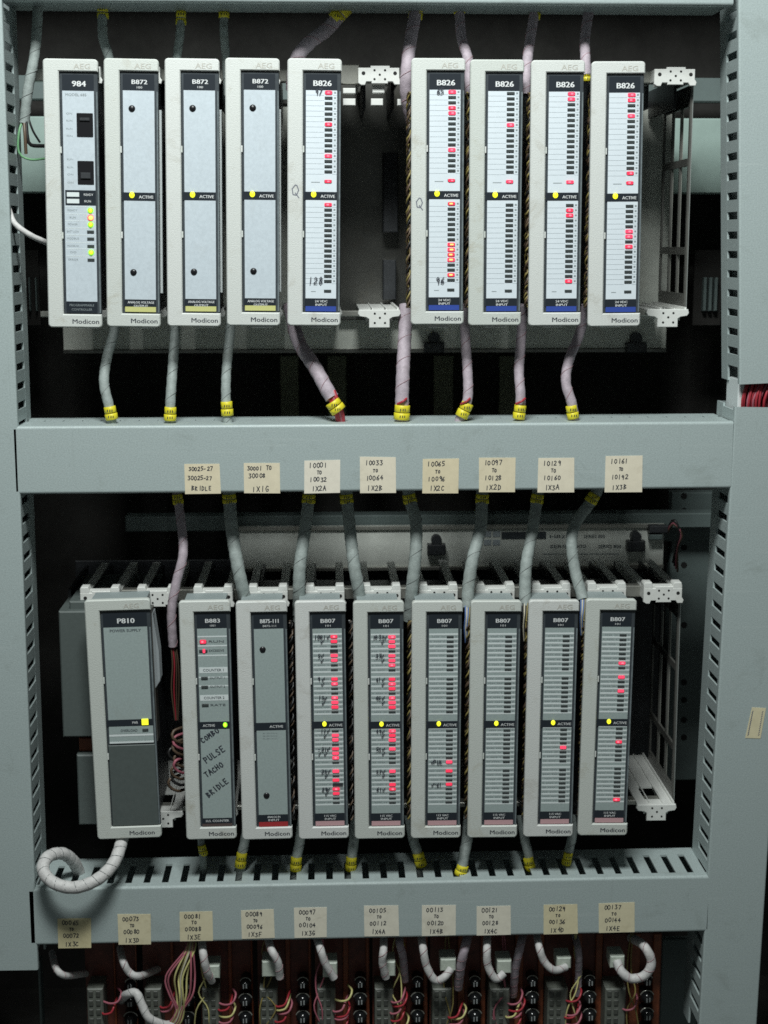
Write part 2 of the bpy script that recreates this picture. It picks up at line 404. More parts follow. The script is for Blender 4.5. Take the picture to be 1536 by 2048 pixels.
# ------------------------------------------------------------------ wiring ducts
SLOT = 20.2
def profile_sweep(prof, t, a0, a1, axis):
    """thin bent sheet: profile (across, y) offset inward by t, swept from a0 to a1"""
    n = len(prof); inn = []
    for i in range(n):
        p = Vector(prof[i]); d = (Vector(prof[min(i+1, n-1)])-Vector(prof[max(i-1, 0)])).normalized()
        inn.append(p-Vector((-d.y, d.x))*t)
    ring = [tuple(p) for p in prof]+[tuple(p) for p in reversed(inn)]
    m = len(ring); mb = MB()
    def P(c, y, s_): return (s_, y, c) if axis == 'x' else (c, y, s_)
    vs = [P(c, y, a0) for c, y in ring]+[P(c, y, a1) for c, y in ring]
    fs = [(k, (k+1) % m, m+(k+1) % m, m+k) for k in range(m)]
    for k in range(n-1):
        fs.append((k, k+1, m-2-k, m-1-k)); fs.append((m+k, 2*m-1-k, 2*m-2-k, m+k+1))
    return mb.add(vs, fs)
def cover_profile(lo, hi, r=3.0, lip=11.0, n=4):
    pts = [(hi, lip)]
    for k in range(n+1):
        a = math.radians(90*k/n); pts.append((hi-r+r*math.cos(a), r-r*math.sin(a)))
    for k in range(n+1):
        a = math.radians(90*k/n); pts.append((lo+r-r*math.sin(a), r-r*math.cos(a)))
    pts.append((lo, lip)); return pts
DEP = 84.0
def duct_h(uvl, uvr, hgt, label, first, ys=11.4, Y=0.0):
    p, q = at(*uvl, Y), at(*uvr, Y); L = (q-p).length; ang = -math.atan2(q.z-p.z, q.x-p.x)
    d = empty('wiring_duct', p, label, 'cable duct', 'horizontal slotted wiring ducts', ang)
    if ys > 12: MB().box(0.3, L-0.3, 11.3, ys, -2.9, -0.7).build('front_strip', 'duct_grey', d)
    profile_sweep(cover_profile(-hgt, 0), 2.0, 0, L, 'x').build('cover', 'duct_grey', d)
    MB().box(0.5, L-0.5, DEP-2, DEP, -hgt+2, -3).build('back_wall', 'duct_shaded', d)
    # top wall: front strip, back strip, a finger between every two slots
    MB().box(0.3, L-0.3, 2.3, ys+2.6, -3.5, -2.2).build('front_strip', 'duct_grey', d)
    MB().box(0.3, L-0.3, 64, DEP-0.2, -3, -0.6).build('back_strip', 'duct_grey', d)
    MB().box(0.3, L-0.3, 12, DEP-2.2, -hgt+2.2, -hgt+4).build('bottom_wall', 'duct_shaded', d)
    n = int(L/SLOT); off = (L-n*SLOT)/2+first
    fm = MB().box(-6.4, 6.4, ys, 64, -2.9, -0.7).mesh('duct_finger', 'duct_grey')
    for k in range(n):
        put('duct_finger', fm, d, None, (off+SLOT*(k+0.5), 0, 0))
    return d, L
def duct_v(uvt, uvb, side, width, label, Y=0.0):
    """side = +1: the slotted wall faces +x (duct lies left of the racks)"""
    p, q = at(*uvt, Y), at(*uvb, Y); L = (q-p).length; ang = -math.atan2(q.x-p.x, -(q.z-p.z))
    d = empty('wiring_duct', p, label, 'cable duct', 'vertical slotted wiring ducts', ang)
    lo, hi = (-width, 0) if side > 0 else (0, width)
    profile_sweep(cover_profile(lo, hi, 2.0, 7), 2.0, -L, 0, 'z').build('cover', 'duct_grey', d)
    x0, x1 = (-2.6, -0.4) if side > 0 else (0.4, 2.6)
    MB().box(lo+2.2, hi-2.2, 76, 78, -L, -1).build('back_wall', 'duct_shaded', d)
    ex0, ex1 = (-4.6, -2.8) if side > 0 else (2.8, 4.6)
    MB().box(ex0, ex1, 2.3, 12, -L+.5, -.5).build('front_strip', 'duct_shaded', d)
    MB().box(x0, x1, 50, 76, -L+.5, -.5).build('back_strip', 'duct_grey', d)
    fx0, fx1 = (-width+0.4, -width+2.6) if side > 0 else (width-2.6, width-0.4)
    MB().box(fx0, fx1, 8, 75.8, -L+.5, -.5).build('outer_wall', 'duct_shaded', d)
    n = int(L/SLOT)
    fm = MB().box(x0+0.05, x1-0.05, 7.2, 50, -6.2, 6.2).mesh('duct_finger', 'duct_grey')
    for k in range(n):
        o = put('duct_finger', fm, d, None, (0, 0, -SLOT*(k+0.5)))
    return d, L

duct_v((2, -40), (76, 1940), +1, 150, 'tall grey slotted wiring duct along the left edge of the cabinet')
duct_v((1477, -60), (1479, 769), -1, 150, 'grey slotted wiring duct at the right, the upper one ending above the red wires')
rd, rdl = duct_v((1470, 814), (1396, 2090), -1, 66, 'grey slotted wiring duct at the right, the lower one with a small ochre sticker')
top, topL = duct_h((-10, -92), (1470, -80), 44, 'grey wiring duct running across the very top above the upper rack', 0)
mid, midL = duct_h((27, 853), (1467, 843), 71.5, 'wide grey wiring duct between the two racks with eight paper labels', 2, 50)
low, lowL = duct_h((58, 1778), (1418, 1752), 66, 'grey slotted wiring duct under the lower rack with ten paper labels', 4)

def into(d, P):                       # world mm -> local mm of a tilted thing
    a = -d.rotation_euler.y; v = Vector(P)-d.location/S
    ca, sa = math.cos(a), math.sin(a)
    # inverse of the rotation about y
    return Vector((v.x*ca+v.z*sa, v.y, -v.x*sa+v.z*ca))
def paper_label(d, box, lines, m, tilt=0.0):
    u0, v0, u1, v1 = box
    p = into(d, at(u0, v0)); q = into(d, at(u1, v1)); r = random.Random(int(u0*7+v0))
    x0, x1, z1, z0 = p.x, q.x, p.z, q.z
    W, Hh = x1-x0, z1-z0; sk = tilt
    mb = MB(); pts = [(x0+r.uniform(-.4,.4), z0+r.uniform(-.3,.3)), (x1+r.uniform(-.5,.5)+sk, z0+r.uniform(-.3,.3)), (x1+r.uniform(-.5,.5), z1+r.uniform(-.5,.5)), (x0+r.uniform(-.4,.4)-sk, z1+r.uniform(-.5,.5))]
    mb.poly(pts, -0.35, -0.05)
    rd_ = ' '.join(t for t, *_ in lines)
    o = mb.build('paper_label', m, d, 'handwritten paper label reading '+rd_)
    ink = MB()
    for t, fx, fz, hh in lines:
        hand(ink, t, x0+W*fx, z1-Hh*fz-hh*0.5, hh, -0.45, pen=0.85, adv=0.80, rnd=r, slope=0.05)
    ink.build('handwriting', 'ink', o)['kind'] = 'stuff'
def std(a, b, c): return [(a, .14, .15, 4.8), ('TO', .36, .37, 3.3), (b, .16, .58, 4.6), (c, .2, .86, 5.0)]
paper_label(mid, (368, 928, 441, 987), [('30025-27', .12, .16, 4.0), ('30025-27', .10, .48, 4.0), ('BRIDLE', .20, .82, 4.4)], 'paper')
paper_label(mid, (487, 926, 560, 986), [('30001 TO', .10, .17, 4.1), ('30008', .14, .42, 4.6), ('1X1G', .24, .86, 5.4)], 'paper')
for bx, tx in (((608, 921, 680, 986), ('10001', '10032', '1X2A')), ((720, 914, 792, 986), ('10033', '10064', '1X2B')), ((845, 918, 917, 986), ('10065', '10096', '1X2C')),
               ((958, 915, 1030, 984), ('10097', '10128', '1X2D')), ((1076, 916, 1148, 984), ('10129', '10160', '1X3A')), ((1211, 912, 1284, 984), ('10161', '10192', '1X3B'))):
    paper_label(mid, bx, std(*tx), 'paper')
lw = [(114, 1837, 184, 1895), (235, 1829, 303, 1888), (359, 1824, 427, 1881), (482, 1820, 549, 1876), (588, 1816, 654, 1874), (729, 1812, 797, 1871), (844, 1811, 911, 1870), (954, 1812, 1021, 1869), (1088, 1809, 1154, 1867), (1199, 1806, 1267, 1864)]
lt = [('00065', '00072', '1X3C'), ('00073', '00080', '1X3D'), ('00081', '00088', '1X3E'), ('00089', '00096', '1X3F'), ('00097', '00104', '1X3G'), ('00105', '00112', '1X4A'), ('00113', '00120', '1X4B'), ('00121', '00128', '1X4C'), ('00129', '00136', '1X4D'), ('00137', '00144', '1X4E')]
for k, (bx, tx) in enumerate(zip(lw, lt)): paper_label(low, bx, std(*tx), 'paper_old', (k-3)*0.12)
# ochre sticker on the right duct
c0 = into(rd, at(1511, 1446)); mb = MB()
mb.poly([(c0.x-10.5, c0.z-17), (c0.x+6.5, c0.z-17.5), (c0.x+10.5, c0.z+17), (c0.x-5, c0.z+17.8)], -0.35, -0.05)
o = mb.build('sticker', 'paper_old', rd, 'small tilted ochre sticker with faded marks')
mb = MB()
for k in range(11):
    t = -14+k*2.6
    mb.ribbon([(c0.x-6+t*0.13, c0.z+t), (c0.x-5.2+t*0.13, c0.z+t+1.7)], 1.0, -0.45)
    mb.ribbon([(c0.x+5.2+t*0.10, c0.z+t), (c0.x+6.2+t*0.1, c0.z+t+1.5)], 0.8, -0.45)
mb.build('faded_marks', 'ink_faint', o)

# ------------------------------------------------------------------ rack modules
MW, MH = 54.6, 267.0
cache = {}
def shared(key, fn):
    if key not in cache: cache[key] = fn()
    return cache[key]
def bezel_outline(W, lb=15.6, tb=12.2, bb=13.6, r=3.6):
    n = 4; pts = []
    def arc(cx_, cz_, a0, rr=r):
        for k in range(n+1):
            a = math.radians(a0+90*k/n); pts.append((cx_+rr*math.cos(a), cz_+rr*math.sin(a)))
    arc(r, -MH+r, 180); arc(W-r, -MH+r, 270)
    pts.append((W, -MH+bb)); pts.append((lb, -MH+bb)); pts.append((lb, -tb)); pts.append((W, -tb))
    arc(W-r, -r, 0); arc(r, -r, 90)
    return pts
rl = random.Random(21)
def row_z_26(k, lad): return -(32.9+5.20*k) if lad == 0 else -(143.9+5.15*k)
def row_z_07(k, lad):
    s_ = k+(1 if k > 7 else 0)
    return -(39.6+5.22*s_) if lad == 0 else -(144.6+5.08*s_)
HEAD = {'984': ('984', None), '872': ('B872', '100'), '826': ('B826', None), '883': ('B883', '1001'), '875': ('B875-111', 'B875-111'), '807': ('B807', '101'), '810': ('P810', None)}
def module(kind, tlp, blp, name, label, lit=(), group=None, cover=1):
    W = 69.5 if kind == '810' else MW
    p, q = at(*tlp), at(*blp)
    ang = -math.atan2(q.x-p.x, p.z-q.z)
    t = empty(name, (p.x, 0, (p.z+q.z)/2+MH/2), label, 'rack module', group, ang)
    X0, X1 = 15.6, W-1.6                                    # opening
    L0, L1 = X0+2.9, W-4.6                                  # label card
    upper = kind in ('984', '872', '826')
    put('bezel', shared(('bezel', W), lambda: MB().poly(bezel_outline(W), 0, 7, 1.1).mesh('bezel', 'bezel')), t)
    put('housing', shared(('housing', W), lambda: MB().box(4, W-7.5, 7.2, 165, -MH+7, -13).mesh('housing', 'housing')), t)
    put('top_cover', shared(('lid', W), lambda: MB().box(4.5, W-6, 7.2, 54, -12.9, -3.6, 0).mesh('top_cover', 'lid_grey')), t)
    put('door', shared(('door', W), lambda: MB().box(X0+.2, W-.6, 3.0, 7.1, -MH+13.8, -12.4, .6).mesh('door', 'frame_dark')), t)
    put('cover_edge', shared(('edge', W), lambda: MB().box(W-2.4, W-1.0, 2.1, 2.9, -MH+15, -31.5).mesh('cover_edge', 'cover_edge')), t)
    put('header_panel', shared(('head', W), lambda: MB().box(L0, L1, 2.4, 2.95, -30.6, -15.0).mesh('header_panel', 'header_dark')), t)
    for zc_ in (-89, -174): put('clip', shared('clip', lambda: MB().box(15, 16.9, 1.2, 4, -3, 3.4).mesh('clip', 'bezel')), t, None, (0, 0, zc_))
    # lettering on the bezel
    def brand():
        mb = MB(); text(mb, 'Modicon', W*0.70, -MH+6.3, 27, 4.6, -0.12, 0.12); return mb.mesh('maker_name', 'ink')
    put('maker_name', shared(('mod', W), brand), t)
    def emb():
        mb = MB(); text(mb, 'AEG', W*0.71, -7.2, 16.5, 5.2, -0.12, 0.10); return mb.mesh('embossed_logo', 'bezel_emboss')
    put('embossed_logo', shared(('aeg', W), emb), t)
    def head():
        mb = MB(); a, b = HEAD[kind]; cx_ = (L0+L1)/2+1
        if b: text(mb, a, cx_, -22.3, 15.5 if len(a) < 6 else 19.5, 4.3, 2.3, 0.16); text(mb, b, cx_, -27.6, 5.5 if len(b) < 6 else 14, 2.1, 2.3)
        else: text(mb, a, cx_, -23.8, 18 if len(a) > 3 else 13.5, 5.4, 2.3, 0.3)
        return mb.mesh('model_number', 'print_white')
    put('model_number', shared(('num', kind), head), t)
    yc = 2.2
    def card(key, z0, z1, m, nm='label_card'):
        return put(nm, shared((kind, key), lambda: MB().box(L0, L1, yc, 2.9, z0, z1).mesh(nm, m)), t)
    def band(z0, z1, key, x1=L1):
        return put('active_band', shared((kind, key, 'b'), lambda: MB().box(X0+1.2, x1, yc-.15, 2.9, z0, z1).mesh('active_band', 'header_dark')), t)
    def led(x, z, m, wx=7.8, hz=2.7, core=None):
        if m == 'led_red':
            o = put('led', shared(('led', 'off', wx), lambda: MB().box(-3.8, 3.8, -0.7, 0.5, -1.15, 1.15, .25).mesh('led', 'led_off')), t, None, (x, yc-.1, z))
            rx = min(wx, 7.8)*.5*rl.uniform(.88, 1.03); ru_ = hz*.56*rl.uniform(.92, 1.06)
            g = MB().poly(rrect(-rx, rx, -ru_*.86, ru_*.86, ru_*.5, 3), -.95, -.6, .15).build('led_lens', 'led_red' if rl.random() < .65 else 'led_red_dim', o)
            if core:
                cx_, cw = rl.uniform(-.7, .7), rx*(.36 if core == 'led_core' else .5)
                MB().poly(rrect(cx_-cw, cx_+cw, -ru_*.42, ru_*.42, ru_*.3, 3), -1.05, -.9).build('led_core', core, o)
            return o
        return put('led', shared(('led', m, wx, hz), lambda: MB().box(-wx/2, wx/2, -0.9, 0.5, -hz/2, hz/2, .25).mesh('led', m)), t, None, (x, yc-.1, z))
    def round_led(x, z, m, rx=2.9, rz=3.3):
        return put('led', shared(('rled', m, rx), lambda: MB().dome(0, 0, rx, rz, 0, 1.8).mesh('led', m)), t, None, (x, yc-.1, z))
    def printed(key, fn, m, nm='lettering'):
        def mk():
            mb = MB(); fn(mb); return mb.mesh(nm, m)
        o = put(nm, shared((kind, key, m), mk), t)
        if nm in ('row_line', 'row_number') or key in ('dt', 'w2', 'nn', 'sm', 'ct', 'c3'): o['kind'] = 'stuff'
        return o
    def screws(zz):
        for z in zz:
            o = put('screw', shared('screw', lambda: MB().dome(0, 0, 3.5, 3.5, 0, 1.6, 12, 3).mesh('screw', 'screw_black')), t, None, (27.4, yc, z))
    def bottom(lines, m, ztop, zs):
        printed('bt', lambda mb: mb.box(L0-1, L1, yc-.1, 2.9, zs, ztop), 'header_dark', 'bottom_band')
        if m: put('colour_stripe', shared((kind, 'stripe'), lambda: MB().box(L0, L1, yc-.3, 2.85, zs-5, zs+.2).mesh('colour_stripe', m)), t)
        def f(mb):
            for i, (tx, wd) in enumerate(lines):
                text(mb, tx, (L0+L1)/2+.5, ztop-2.3-i*3.6, wd, 2.3, yc-.35, 0.06)
        printed('btx', f, 'print_white')
    if kind in ('826', '872'):
        card('a', -131.2, -30.8, 'card_white' if kind == '826' else 'card_blue')
        card('b', -239.0, -139.4, 'card_white' if kind == '826' else 'card_blue')
        band(-139.4, -131.2, 'm')
        printed('act', lambda mb: text(mb, 'ACTIVE', 41, -135.6, 14.5, 3.0, yc-.4, .08), 'print_white')
        round_led(26.6, -133.8, 'led_yellow', 2.7, 3.1)
    if kind == '872':
        screws((-48.5, -211.5))
        bottom([('ANALOG VOLTAGE', 27), ('OUTPUT', 14.5)], 'stripe_yellow', -239.6, -246.6)
        if cover:
            put('terminal_strip', shared('ts', lambda: MB().box(W-2, W+.7, 20, 27, -233, -48, .5).mesh('terminal_strip', 'strip_white')), t)
    if kind == '826':
        bottom([('24 VDC', 13), ('INPUT', 12)], 'stripe_blue', -239.6, -247.2)
        rz = row_z_26
        def lines(mb):
            for lad in (0, 1):
                for k in range(16):
                    mb.box(L0, 37.0, yc-.08, yc+.2, rz(k, lad)-2.85, rz(k, lad)-2.45)
                    mb.box(45.6, L1, yc-.08, yc+.2, rz(k, lad)-2.85, rz(k, lad)-2.45)
        printed('ln', lines, 'strip_grey', 'row_line')
        def nums(mb):
            for lad in (0, 1):
                for k in range(16):
                    mb.quad(46.9, 48.9, rz(k, lad)-.9, rz(k, lad)+.9, yc-.12)
            for zz in (-121.2, -231.5): mb.quad(24, 33 if zz > -200 else 29, zz-.8, zz-.1, yc-.12)
        printed('nm', nums, 'print_mid', 'row_number')
        for lad in (0, 1):
            for k in range(16):
                on = (lad, k) in lit
                hot = (lad, k) in lit and lit[(lad, k)] == 2
                led(41.4, rz(k, lad), 'led_red' if on else 'led_off', 8.4 if on else 7.8, 3.7 if on else 2.6, None if not on else ('led_hot' if hot else 'led_core'))
        led(41.2, -120.6, 'led_red' if lit.get('f') else 'led_off', 7.6, 3.3, 'led_core' if lit.get('f') else None)
        led(41.2, -231.2, 'led_off', 7.4, 2.4)
    if kind == '807':
        card('a', -134.0, -30.8, 'card_grey'); card('b', -238.5, -142.2, 'card_grey'); band(-142.2, -134.0, 'm')
        printed('act', lambda mb: text(mb, 'ACTIVE', 42, -138.3, 14.5, 2.8, yc-.4, .06), 'print_white')
        round_led(29.8, -136.9, 'led_yellow', 2.3, 2.9)
        bottom([('115 VAC', 13), ('INPUT', 12)], 'stripe_pink', -239.0, -247.6)
        rz = row_z_07
        def lines(mb):
            for lad in (0, 1):
                zs = sorted({round(rz(k, lad)+2.6, 2) for k in range(16)} | {round(rz(7, lad)-2.6, 2), round(rz(15, lad)-2.6, 2)})
                for z in zs: mb.box(L0+.4, L1-.1, yc-.12, yc+.2, z-.9, z+.9)
        printed('ln', lines, 'strip_white', 'row_line')
        def nums(mb):
            for lad in (0, 1):
                for k in range(16):
                    z = rz(k, lad); mb.quad(46.6, 48.6, z-.8, z+.8, yc-.14)
                    for j in range(8):
                        if (j*7+k*3) % 5: mb.quad(L0+1.5+j*2.0, L0+2.9+j*2.0, z-.45, z+.45, yc-.14)
        printed('nm', nums, 'print_mid', 'row_number')
        for lad in (0, 1):
            for k in range(16):
                on = (lad, k) in lit
                led(41.4, rz(k, lad), 'led_red' if on else 'led_off', 7.6 if on else 7.4, 3.5 if on else 2.0, 'led_core' if on and k % 3 == 0 else None)
    if kind == '984':
        card('a', -240.5, -30.8, 'card_blue')
        printed('t1', lambda mb: text(mb, 'MODEL 685', 32, -34.6, 21, 2.6, yc-.1, .05), 'print_mid')
        for i, (zz, sw) in enumerate(((-64, 0), (-111, 1))):
            o = put('key_switch', shared('ksw', lambda: MB().poly(rrect(-8.2, 8.2, -11.6, 11.6, .8), -0.6, .5).mesh('key_switch', 'screw_black')), t, None, (40.6, yc, zz))
            put('key_slot', shared(('ksl', sw), lambda: MB().box(-5, 5, -2.2, -.6, (4 if not sw else -6), (7 if not sw else 0), .4).mesh('key_slot', 'housing')), o)
        def dots(mb):
            for zz in (-53, -60, -68, -75, -98, -106, -113, -121): text(mb, 'ON' if zz % 2 else 'RUN', 25, zz, 6, 1.8, yc-.1)
        printed('dt', dots, 'print_mid')
        printed('bb', lambda mb: mb.box(L0+1, L1, yc-.15, 2.8, -143.6, -128.5), 'header_dark', 'mode_band')
        for z in (-132.8, -139.4): put('mode_window', shared('mwin', lambda: MB().box(L0+2.6, L0+15, yc-.3, 2.7, -2.2, 2.2).mesh('mode_window', 'strip_white')), t, None, (0, 0, z))
        printed('w2', lambda mb: (text(mb, 'READY', 43, -132.8, 9.5, 2.2, yc-.3), text(mb, 'RUN', 42, -139.4, 6.5, 2.2, yc-.3)), 'print_white')
        names = ['READY', 'RUN', 'POWER', 'BATT LOW', 'MODBUS', 'MODBUS+', 'DIO', 'ERROR']
        zs = [-148.5, -155.8, -162.6, -169.8, -176.8, -184.2, -190.6, -198.0]
        cols = ['g', 'o', 'g', None, None, None, 'g', None]
        def nm(mb):
            for a_, zz in zip(names, zs): text(mb, a_, L0+8, zz, min(12, 2.0*len(a_)), 2.0, yc-.12)
        printed('nn', nm, 'print_mid')
        def ln(mb):
            for zz in zs: mb.box(L0+.5, L1-.2, yc-.1, yc+.2, zz+3.2, zz+3.7)
        printed('l2', ln, 'strip_white', 'row_line')
        for zz, c_ in zip(zs, cols):
            if c_ == 'g': round_led(44.6, zz, 'led_green', 3.0, 2.9); o = None
            elif c_ == 'o':
                round_led(44.6, zz, 'led_red', 3.3, 3.1); round_led(44.9, zz, 'led_hot', 2.7, 2.5).location.y -= 0.0006
            else: led(44.4, zz, 'led_off', 7.0, 2.6)
        for zz in (zs[0], zs[2], zs[6]): round_led(44.7, zz-.2, 'led_yellow', 1.8, 1.8).location.y -= 0.0009
        printed('bt', lambda mb: mb.box(L0, L1, yc-.1, 2.9, -252, -241.2), 'header_dark', 'bottom_band')
        printed('btx', lambda mb: (text(mb, 'PROGRAMMABLE', (L0+L1)/2, -244.2, 25, 2.3, yc-.3), text(mb, 'CONTROLLER', (L0+L1)/2, -248.6, 21, 2.3, yc-.3)), 'print_mid')
    if kind == '875':
        card('a', -135.0, -30.8, 'card_grey'); card('b', -239.5, -143.6, 'card_grey'); band(-143.6, -135.0, 'm')
        printed('act', lambda mb: text(mb, 'ACTIVE', 40, -139.4, 14.5, 2.8, yc-.4, .06), 'print_white')
        screws((-53.5, -217.5))
        printed('sm', lambda mb: [text(mb, 'SEE USER MANUAL', 33, -147-i*3.0, 16, 1.3, yc-.1) for i in range(3)], 'print_mid')
        bottom([('ANALOG IN', 14), ('INPUT', 12)], 'stripe_red', -239.8, -248.0)
    if kind == '883':
        card('a', -134.2, -30.8, 'card_grey'); card('b', -243.5, -142.4, 'card_grey'); band(-142.4, -134.2, 'm')
        printed('act', lambda mb: text(mb, 'ACTIVE', 28, -138.3, 13, 2.8, yc-.4, .06), 'print_white')
        round_led(45.5, -138.0, 'led_green', 2.4, 2.9); round_led(45.4, -137.8, 'led_yellow', 1.5, 1.8).location.y -= 0.0009
        led(24.5, -45.0, 'led_red', 7.0, 4.6, 'led_core'); led(24.2, -55.2, 'led_off', 8.4, 2.8); led(25.2, -55.2, 'led_red', 3.0, 4.4)
        printed('wt', lambda mb: [mb.box(L0+.3, L1-.1, yc-.12, 2.8, z-.7, z+.7) for z in (-39.6, -49.8, -60.4, -84.6, -94.2)], 'strip_white', 'row_line')
        for z in (-76.6, -107.4): put('counter_band', shared('cband', lambda: MB().box(L0+1, L1-.3, yc-.15, 2.8, -3.1, 3.1).mesh('counter_band', 'strip_white')), t, None, (0, 0, z))
        printed('ct', lambda mb: (text(mb, 'COUNTER 1', 34.5, -76.6, 22, 2.8, yc-.3, .06), text(mb, 'COUNTER 2', 34.5, -107.4, 22, 2.8, yc-.3, .06)), 'print_dark')
        printed('c3', lambda mb: [text(mb, s_, 38.5, z, 16, 2.4, yc-.2, .04) for s_, z in (('RUN', -45), ('EXCESSIVE', -55), ('OUTPUT 1', -85.4+.2), ('OUTPUT 2', -95), ('RATE', -115.5))], 'print_dark')
        for z in (-85.2, -95.0, -115.2): led(24.8, z, 'led_off', 7.2, 2.8)
        printed('bt', lambda mb: mb.box(L0-1, L1, yc-.1, 2.9, -249.6, -243.8), 'header_dark', 'bottom_band')
        printed('btx', lambda mb: text(mb, 'H.S. COUNTER', (L0+L1)/2, -246.6, 25, 2.5, yc-.3, .06), 'print_white')
        printed('bs', lambda mb: mb.box(L0-1, L1, yc, 2.85, -253, -249.8), 'stripe_brown', 'colour_stripe')
        ink = MB(); rr = random.Random(3)
        for tx, x, z, h in (('COMBO', 21, -158, 5.6), ('PULSE', 24, -181, 6.4), ('TACHO', 24, -197, 5.8), ('BRIDLE', 25.5, -220, 5.8)):
            hand(ink, tx, x, z, h, yc-.2, pen=1.15, adv=.82, ang=math.radians(34 if tx != 'BRIDLE' else 38), rnd=rr, jit=.04)
        ink.build('handwriting', 'ink', t)
    if kind == '810':
        card('a', -133, -30.8, 'card_grey')
        printed('ps', lambda mb: text(mb, 'POWER SUPPLY', (L0+L1)/2, -34.4, 33, 3.0, yc-.15, .12), 'print_dark')
        band(-140.2, -133.0, 'm', L1+1)
        printed('pw', lambda mb: text(mb, 'PWR', 47, -136.6, 6, 2.6, yc-.3, .05), 'print_white')
        o = led(57.6, -136.2, 'led_yellow', 7.0, 6.6); o.name = 'power_led'
        printed('rw', lambda mb: mb.box(L0, L1+1, yc, 2.9, -149, -140.6), 'card_grey', 'overload_row')
        printed('ov', lambda mb: text(mb, 'OVERLOAD', 40, -145.2, 18, 2.8, yc-.15, .1), 'print_dark')
        led(57.6, -144.9, 'led_off', 6.4, 2.6)
        printed('wh', lambda mb: mb.box(L0, L1+1, yc-.2, 2.9, -151.6, -149.4).box(L0, L1+1, yc-.2, 2.9, -159.4, -157.4), 'strip_white', 'row_line')
        printed('gr', lambda mb: mb.box(L0, L1+1, yc, 2.9, -157.2, -151.8), 'card_grey', 'writing_row')
        printed('dd', lambda mb: mb.box(L0-1.4, L1+2, yc-.8, 2.9, -252.8, -161.5, .5), 'supply_grey', 'wiring_door')
    return t

def ticks(t, marks, m='ink'):
    mb = MB(); r = random.Random(len(marks))
    for tx, x, z, h in marks: hand(mb, tx, x, z-h/2-.3, h*1.25, 0.85, pen=.85, adv=.8, rnd=r, jit=.12, slope=.1)
    mb.build('handwriting', m, t)['kind'] = 'stuff'
def pen_q(t, x, z):
    mb = MB(); hand(mb, 'Q', x, z, 11, -0.15, pen=1.0, jit=0); mb.build('pen_mark', 'ink_faint', t)

G1 = 'tall rack modules'
module('984', (85, 118), (97, 653), 'controller_module', 'processor module with two black key switches and green lamps, leftmost in the upper rack', group=G1)
module('872', (207, 116), (214, 653), 'output_module', 'blank faced module with yellow foot stripe, directly right of the one with key switches', group=G1)
module('872', (329, 115), (335, 653), 'output_module', 'blank faced module with yellow foot stripe, middle one of three', group=G1)
module('872', (450, 114), (454, 652), 'output_module', 'blank faced module with yellow foot stripe, beside the one with blue stripe', group=G1)
def L(a=(), b=(), f=0, hot=()):
    d = {(0, k): 1 for k in a}; d.update({(1, k): 1 for k in b})
    for k in hot: d[(1, k)] = 2
    if f: d['f'] = 1
    return d
t5 = module('826', (575, 115), (575, 652), 'input_module', 'blue striped module left of the empty slot, pen letter Q on its frame', L((0, 6, 12), (0,), 1), G1)
t6 = module('826', (823, 113), (822, 652), 'input_module', 'blue striped module right of the empty slot, four glowing lamps in a row low down', L((0, 3, 4, 11), (), 1, (0, 8, 9, 10, 11, 14)), G1)
module('826', (941, 118), (937, 652), 'input_module', 'blue striped module with only two red lamps lit, both in its upper half', L((6,), (), 1), G1)
module('826', (1063, 120), (1057, 652), 'input_module', 'blue striped module with two red lamps just under its middle band', L((0, 1), (1, 2, 15), 1), G1)
module('826', (1184, 123), (1176, 653), 'input_module', 'blue striped module rightmost in the upper rack, beside the empty guides', L((0, 1, 4, 15), (5, 6, 8), 1), G1)
ticks(t5, [('97', 27, -33, 4.6), ('128', 21, -221, 5.4)]); pen_q(t5, 4.5, -136)
ticks(t6, [('65', 25, -33, 4.6), ('96', 25, -222, 5.2)]); pen_q(t6, 5, -149)
sup = module('810', (168, 1204), (195, 1677), 'power_supply_module', 'wide power supply module with one green lamp, leftmost in the lower rack', group=G1)
module('883', (357, 1205), (373, 1678), 'counter_module', 'counter module with handwriting down its lower panel and two red lamps', group=G1)
module('875', (471, 1204), (485, 1680), 'analog_module', 'blank faced module with red foot stripe and no lamp lit', group=G1)
t3 = module('807', (589, 1203), (598, 1679), 'input_module', 'pink striped module with pen ticks by its red lamps, next to the red striped one', L((0, 1, 4, 5, 8, 9, 12, 13, 14), (1, 2, 4, 5, 6, 8, 10, 12, 13)), G1)
t4 = module('807', (706, 1203), (710, 1679), 'input_module', 'pink striped module with pen ticks and fifteen red lamps lit in its upper half', L((0, 1, 2, 4, 5, 6, 8, 9, 10, 12, 13, 14), (0, 1, 2, 4, 8, 11, 12)), G1)
t5b = module('807', (824, 1203), (822, 1677), 'input_module', 'pink striped module with three red lamps, all in its lower half, and a pen note', L((), (7, 8, 11)), G1)
module('807', (942, 1202), (935, 1676), 'input_module', 'pink striped module with no red lamp lit at all', L(), G1)
module('807', (1058, 1201), (1047, 1674), 'input_module', 'pink striped module with a single red lamp lit below its middle band', L((), (4,)), G1)
module('807', (1173, 1200), (1156, 1670), 'input_module', 'pink striped module rightmost in the lower rack with five scattered red lamps', L((6, 8, 11), (3, 15)), G1)
t4['label'] = 'pink striped module with pen ticks and red lamps lit in groups of three'
mk = []
for k, s_ in ((0, '1001v'), (1, '  v'), (4, ' 5v'), (5, '  v'), (8, ' 9v'), (9, '  v'), (12, ' 13v'), (13, '  v')): mk.append((s_, 20.5, row_z_07(k, 0), 3.2))
for k, s_ in ((0, ' 17v'), (1, '  v'), (4, '-21v'), (5, '/ v'), (8, ' 25v'), (9, '  v'), (12, ' 29v'), (13, '  v')): mk.append((s_, 22.5, row_z_07(k, 1), 3.2))
ticks(t3, mk)
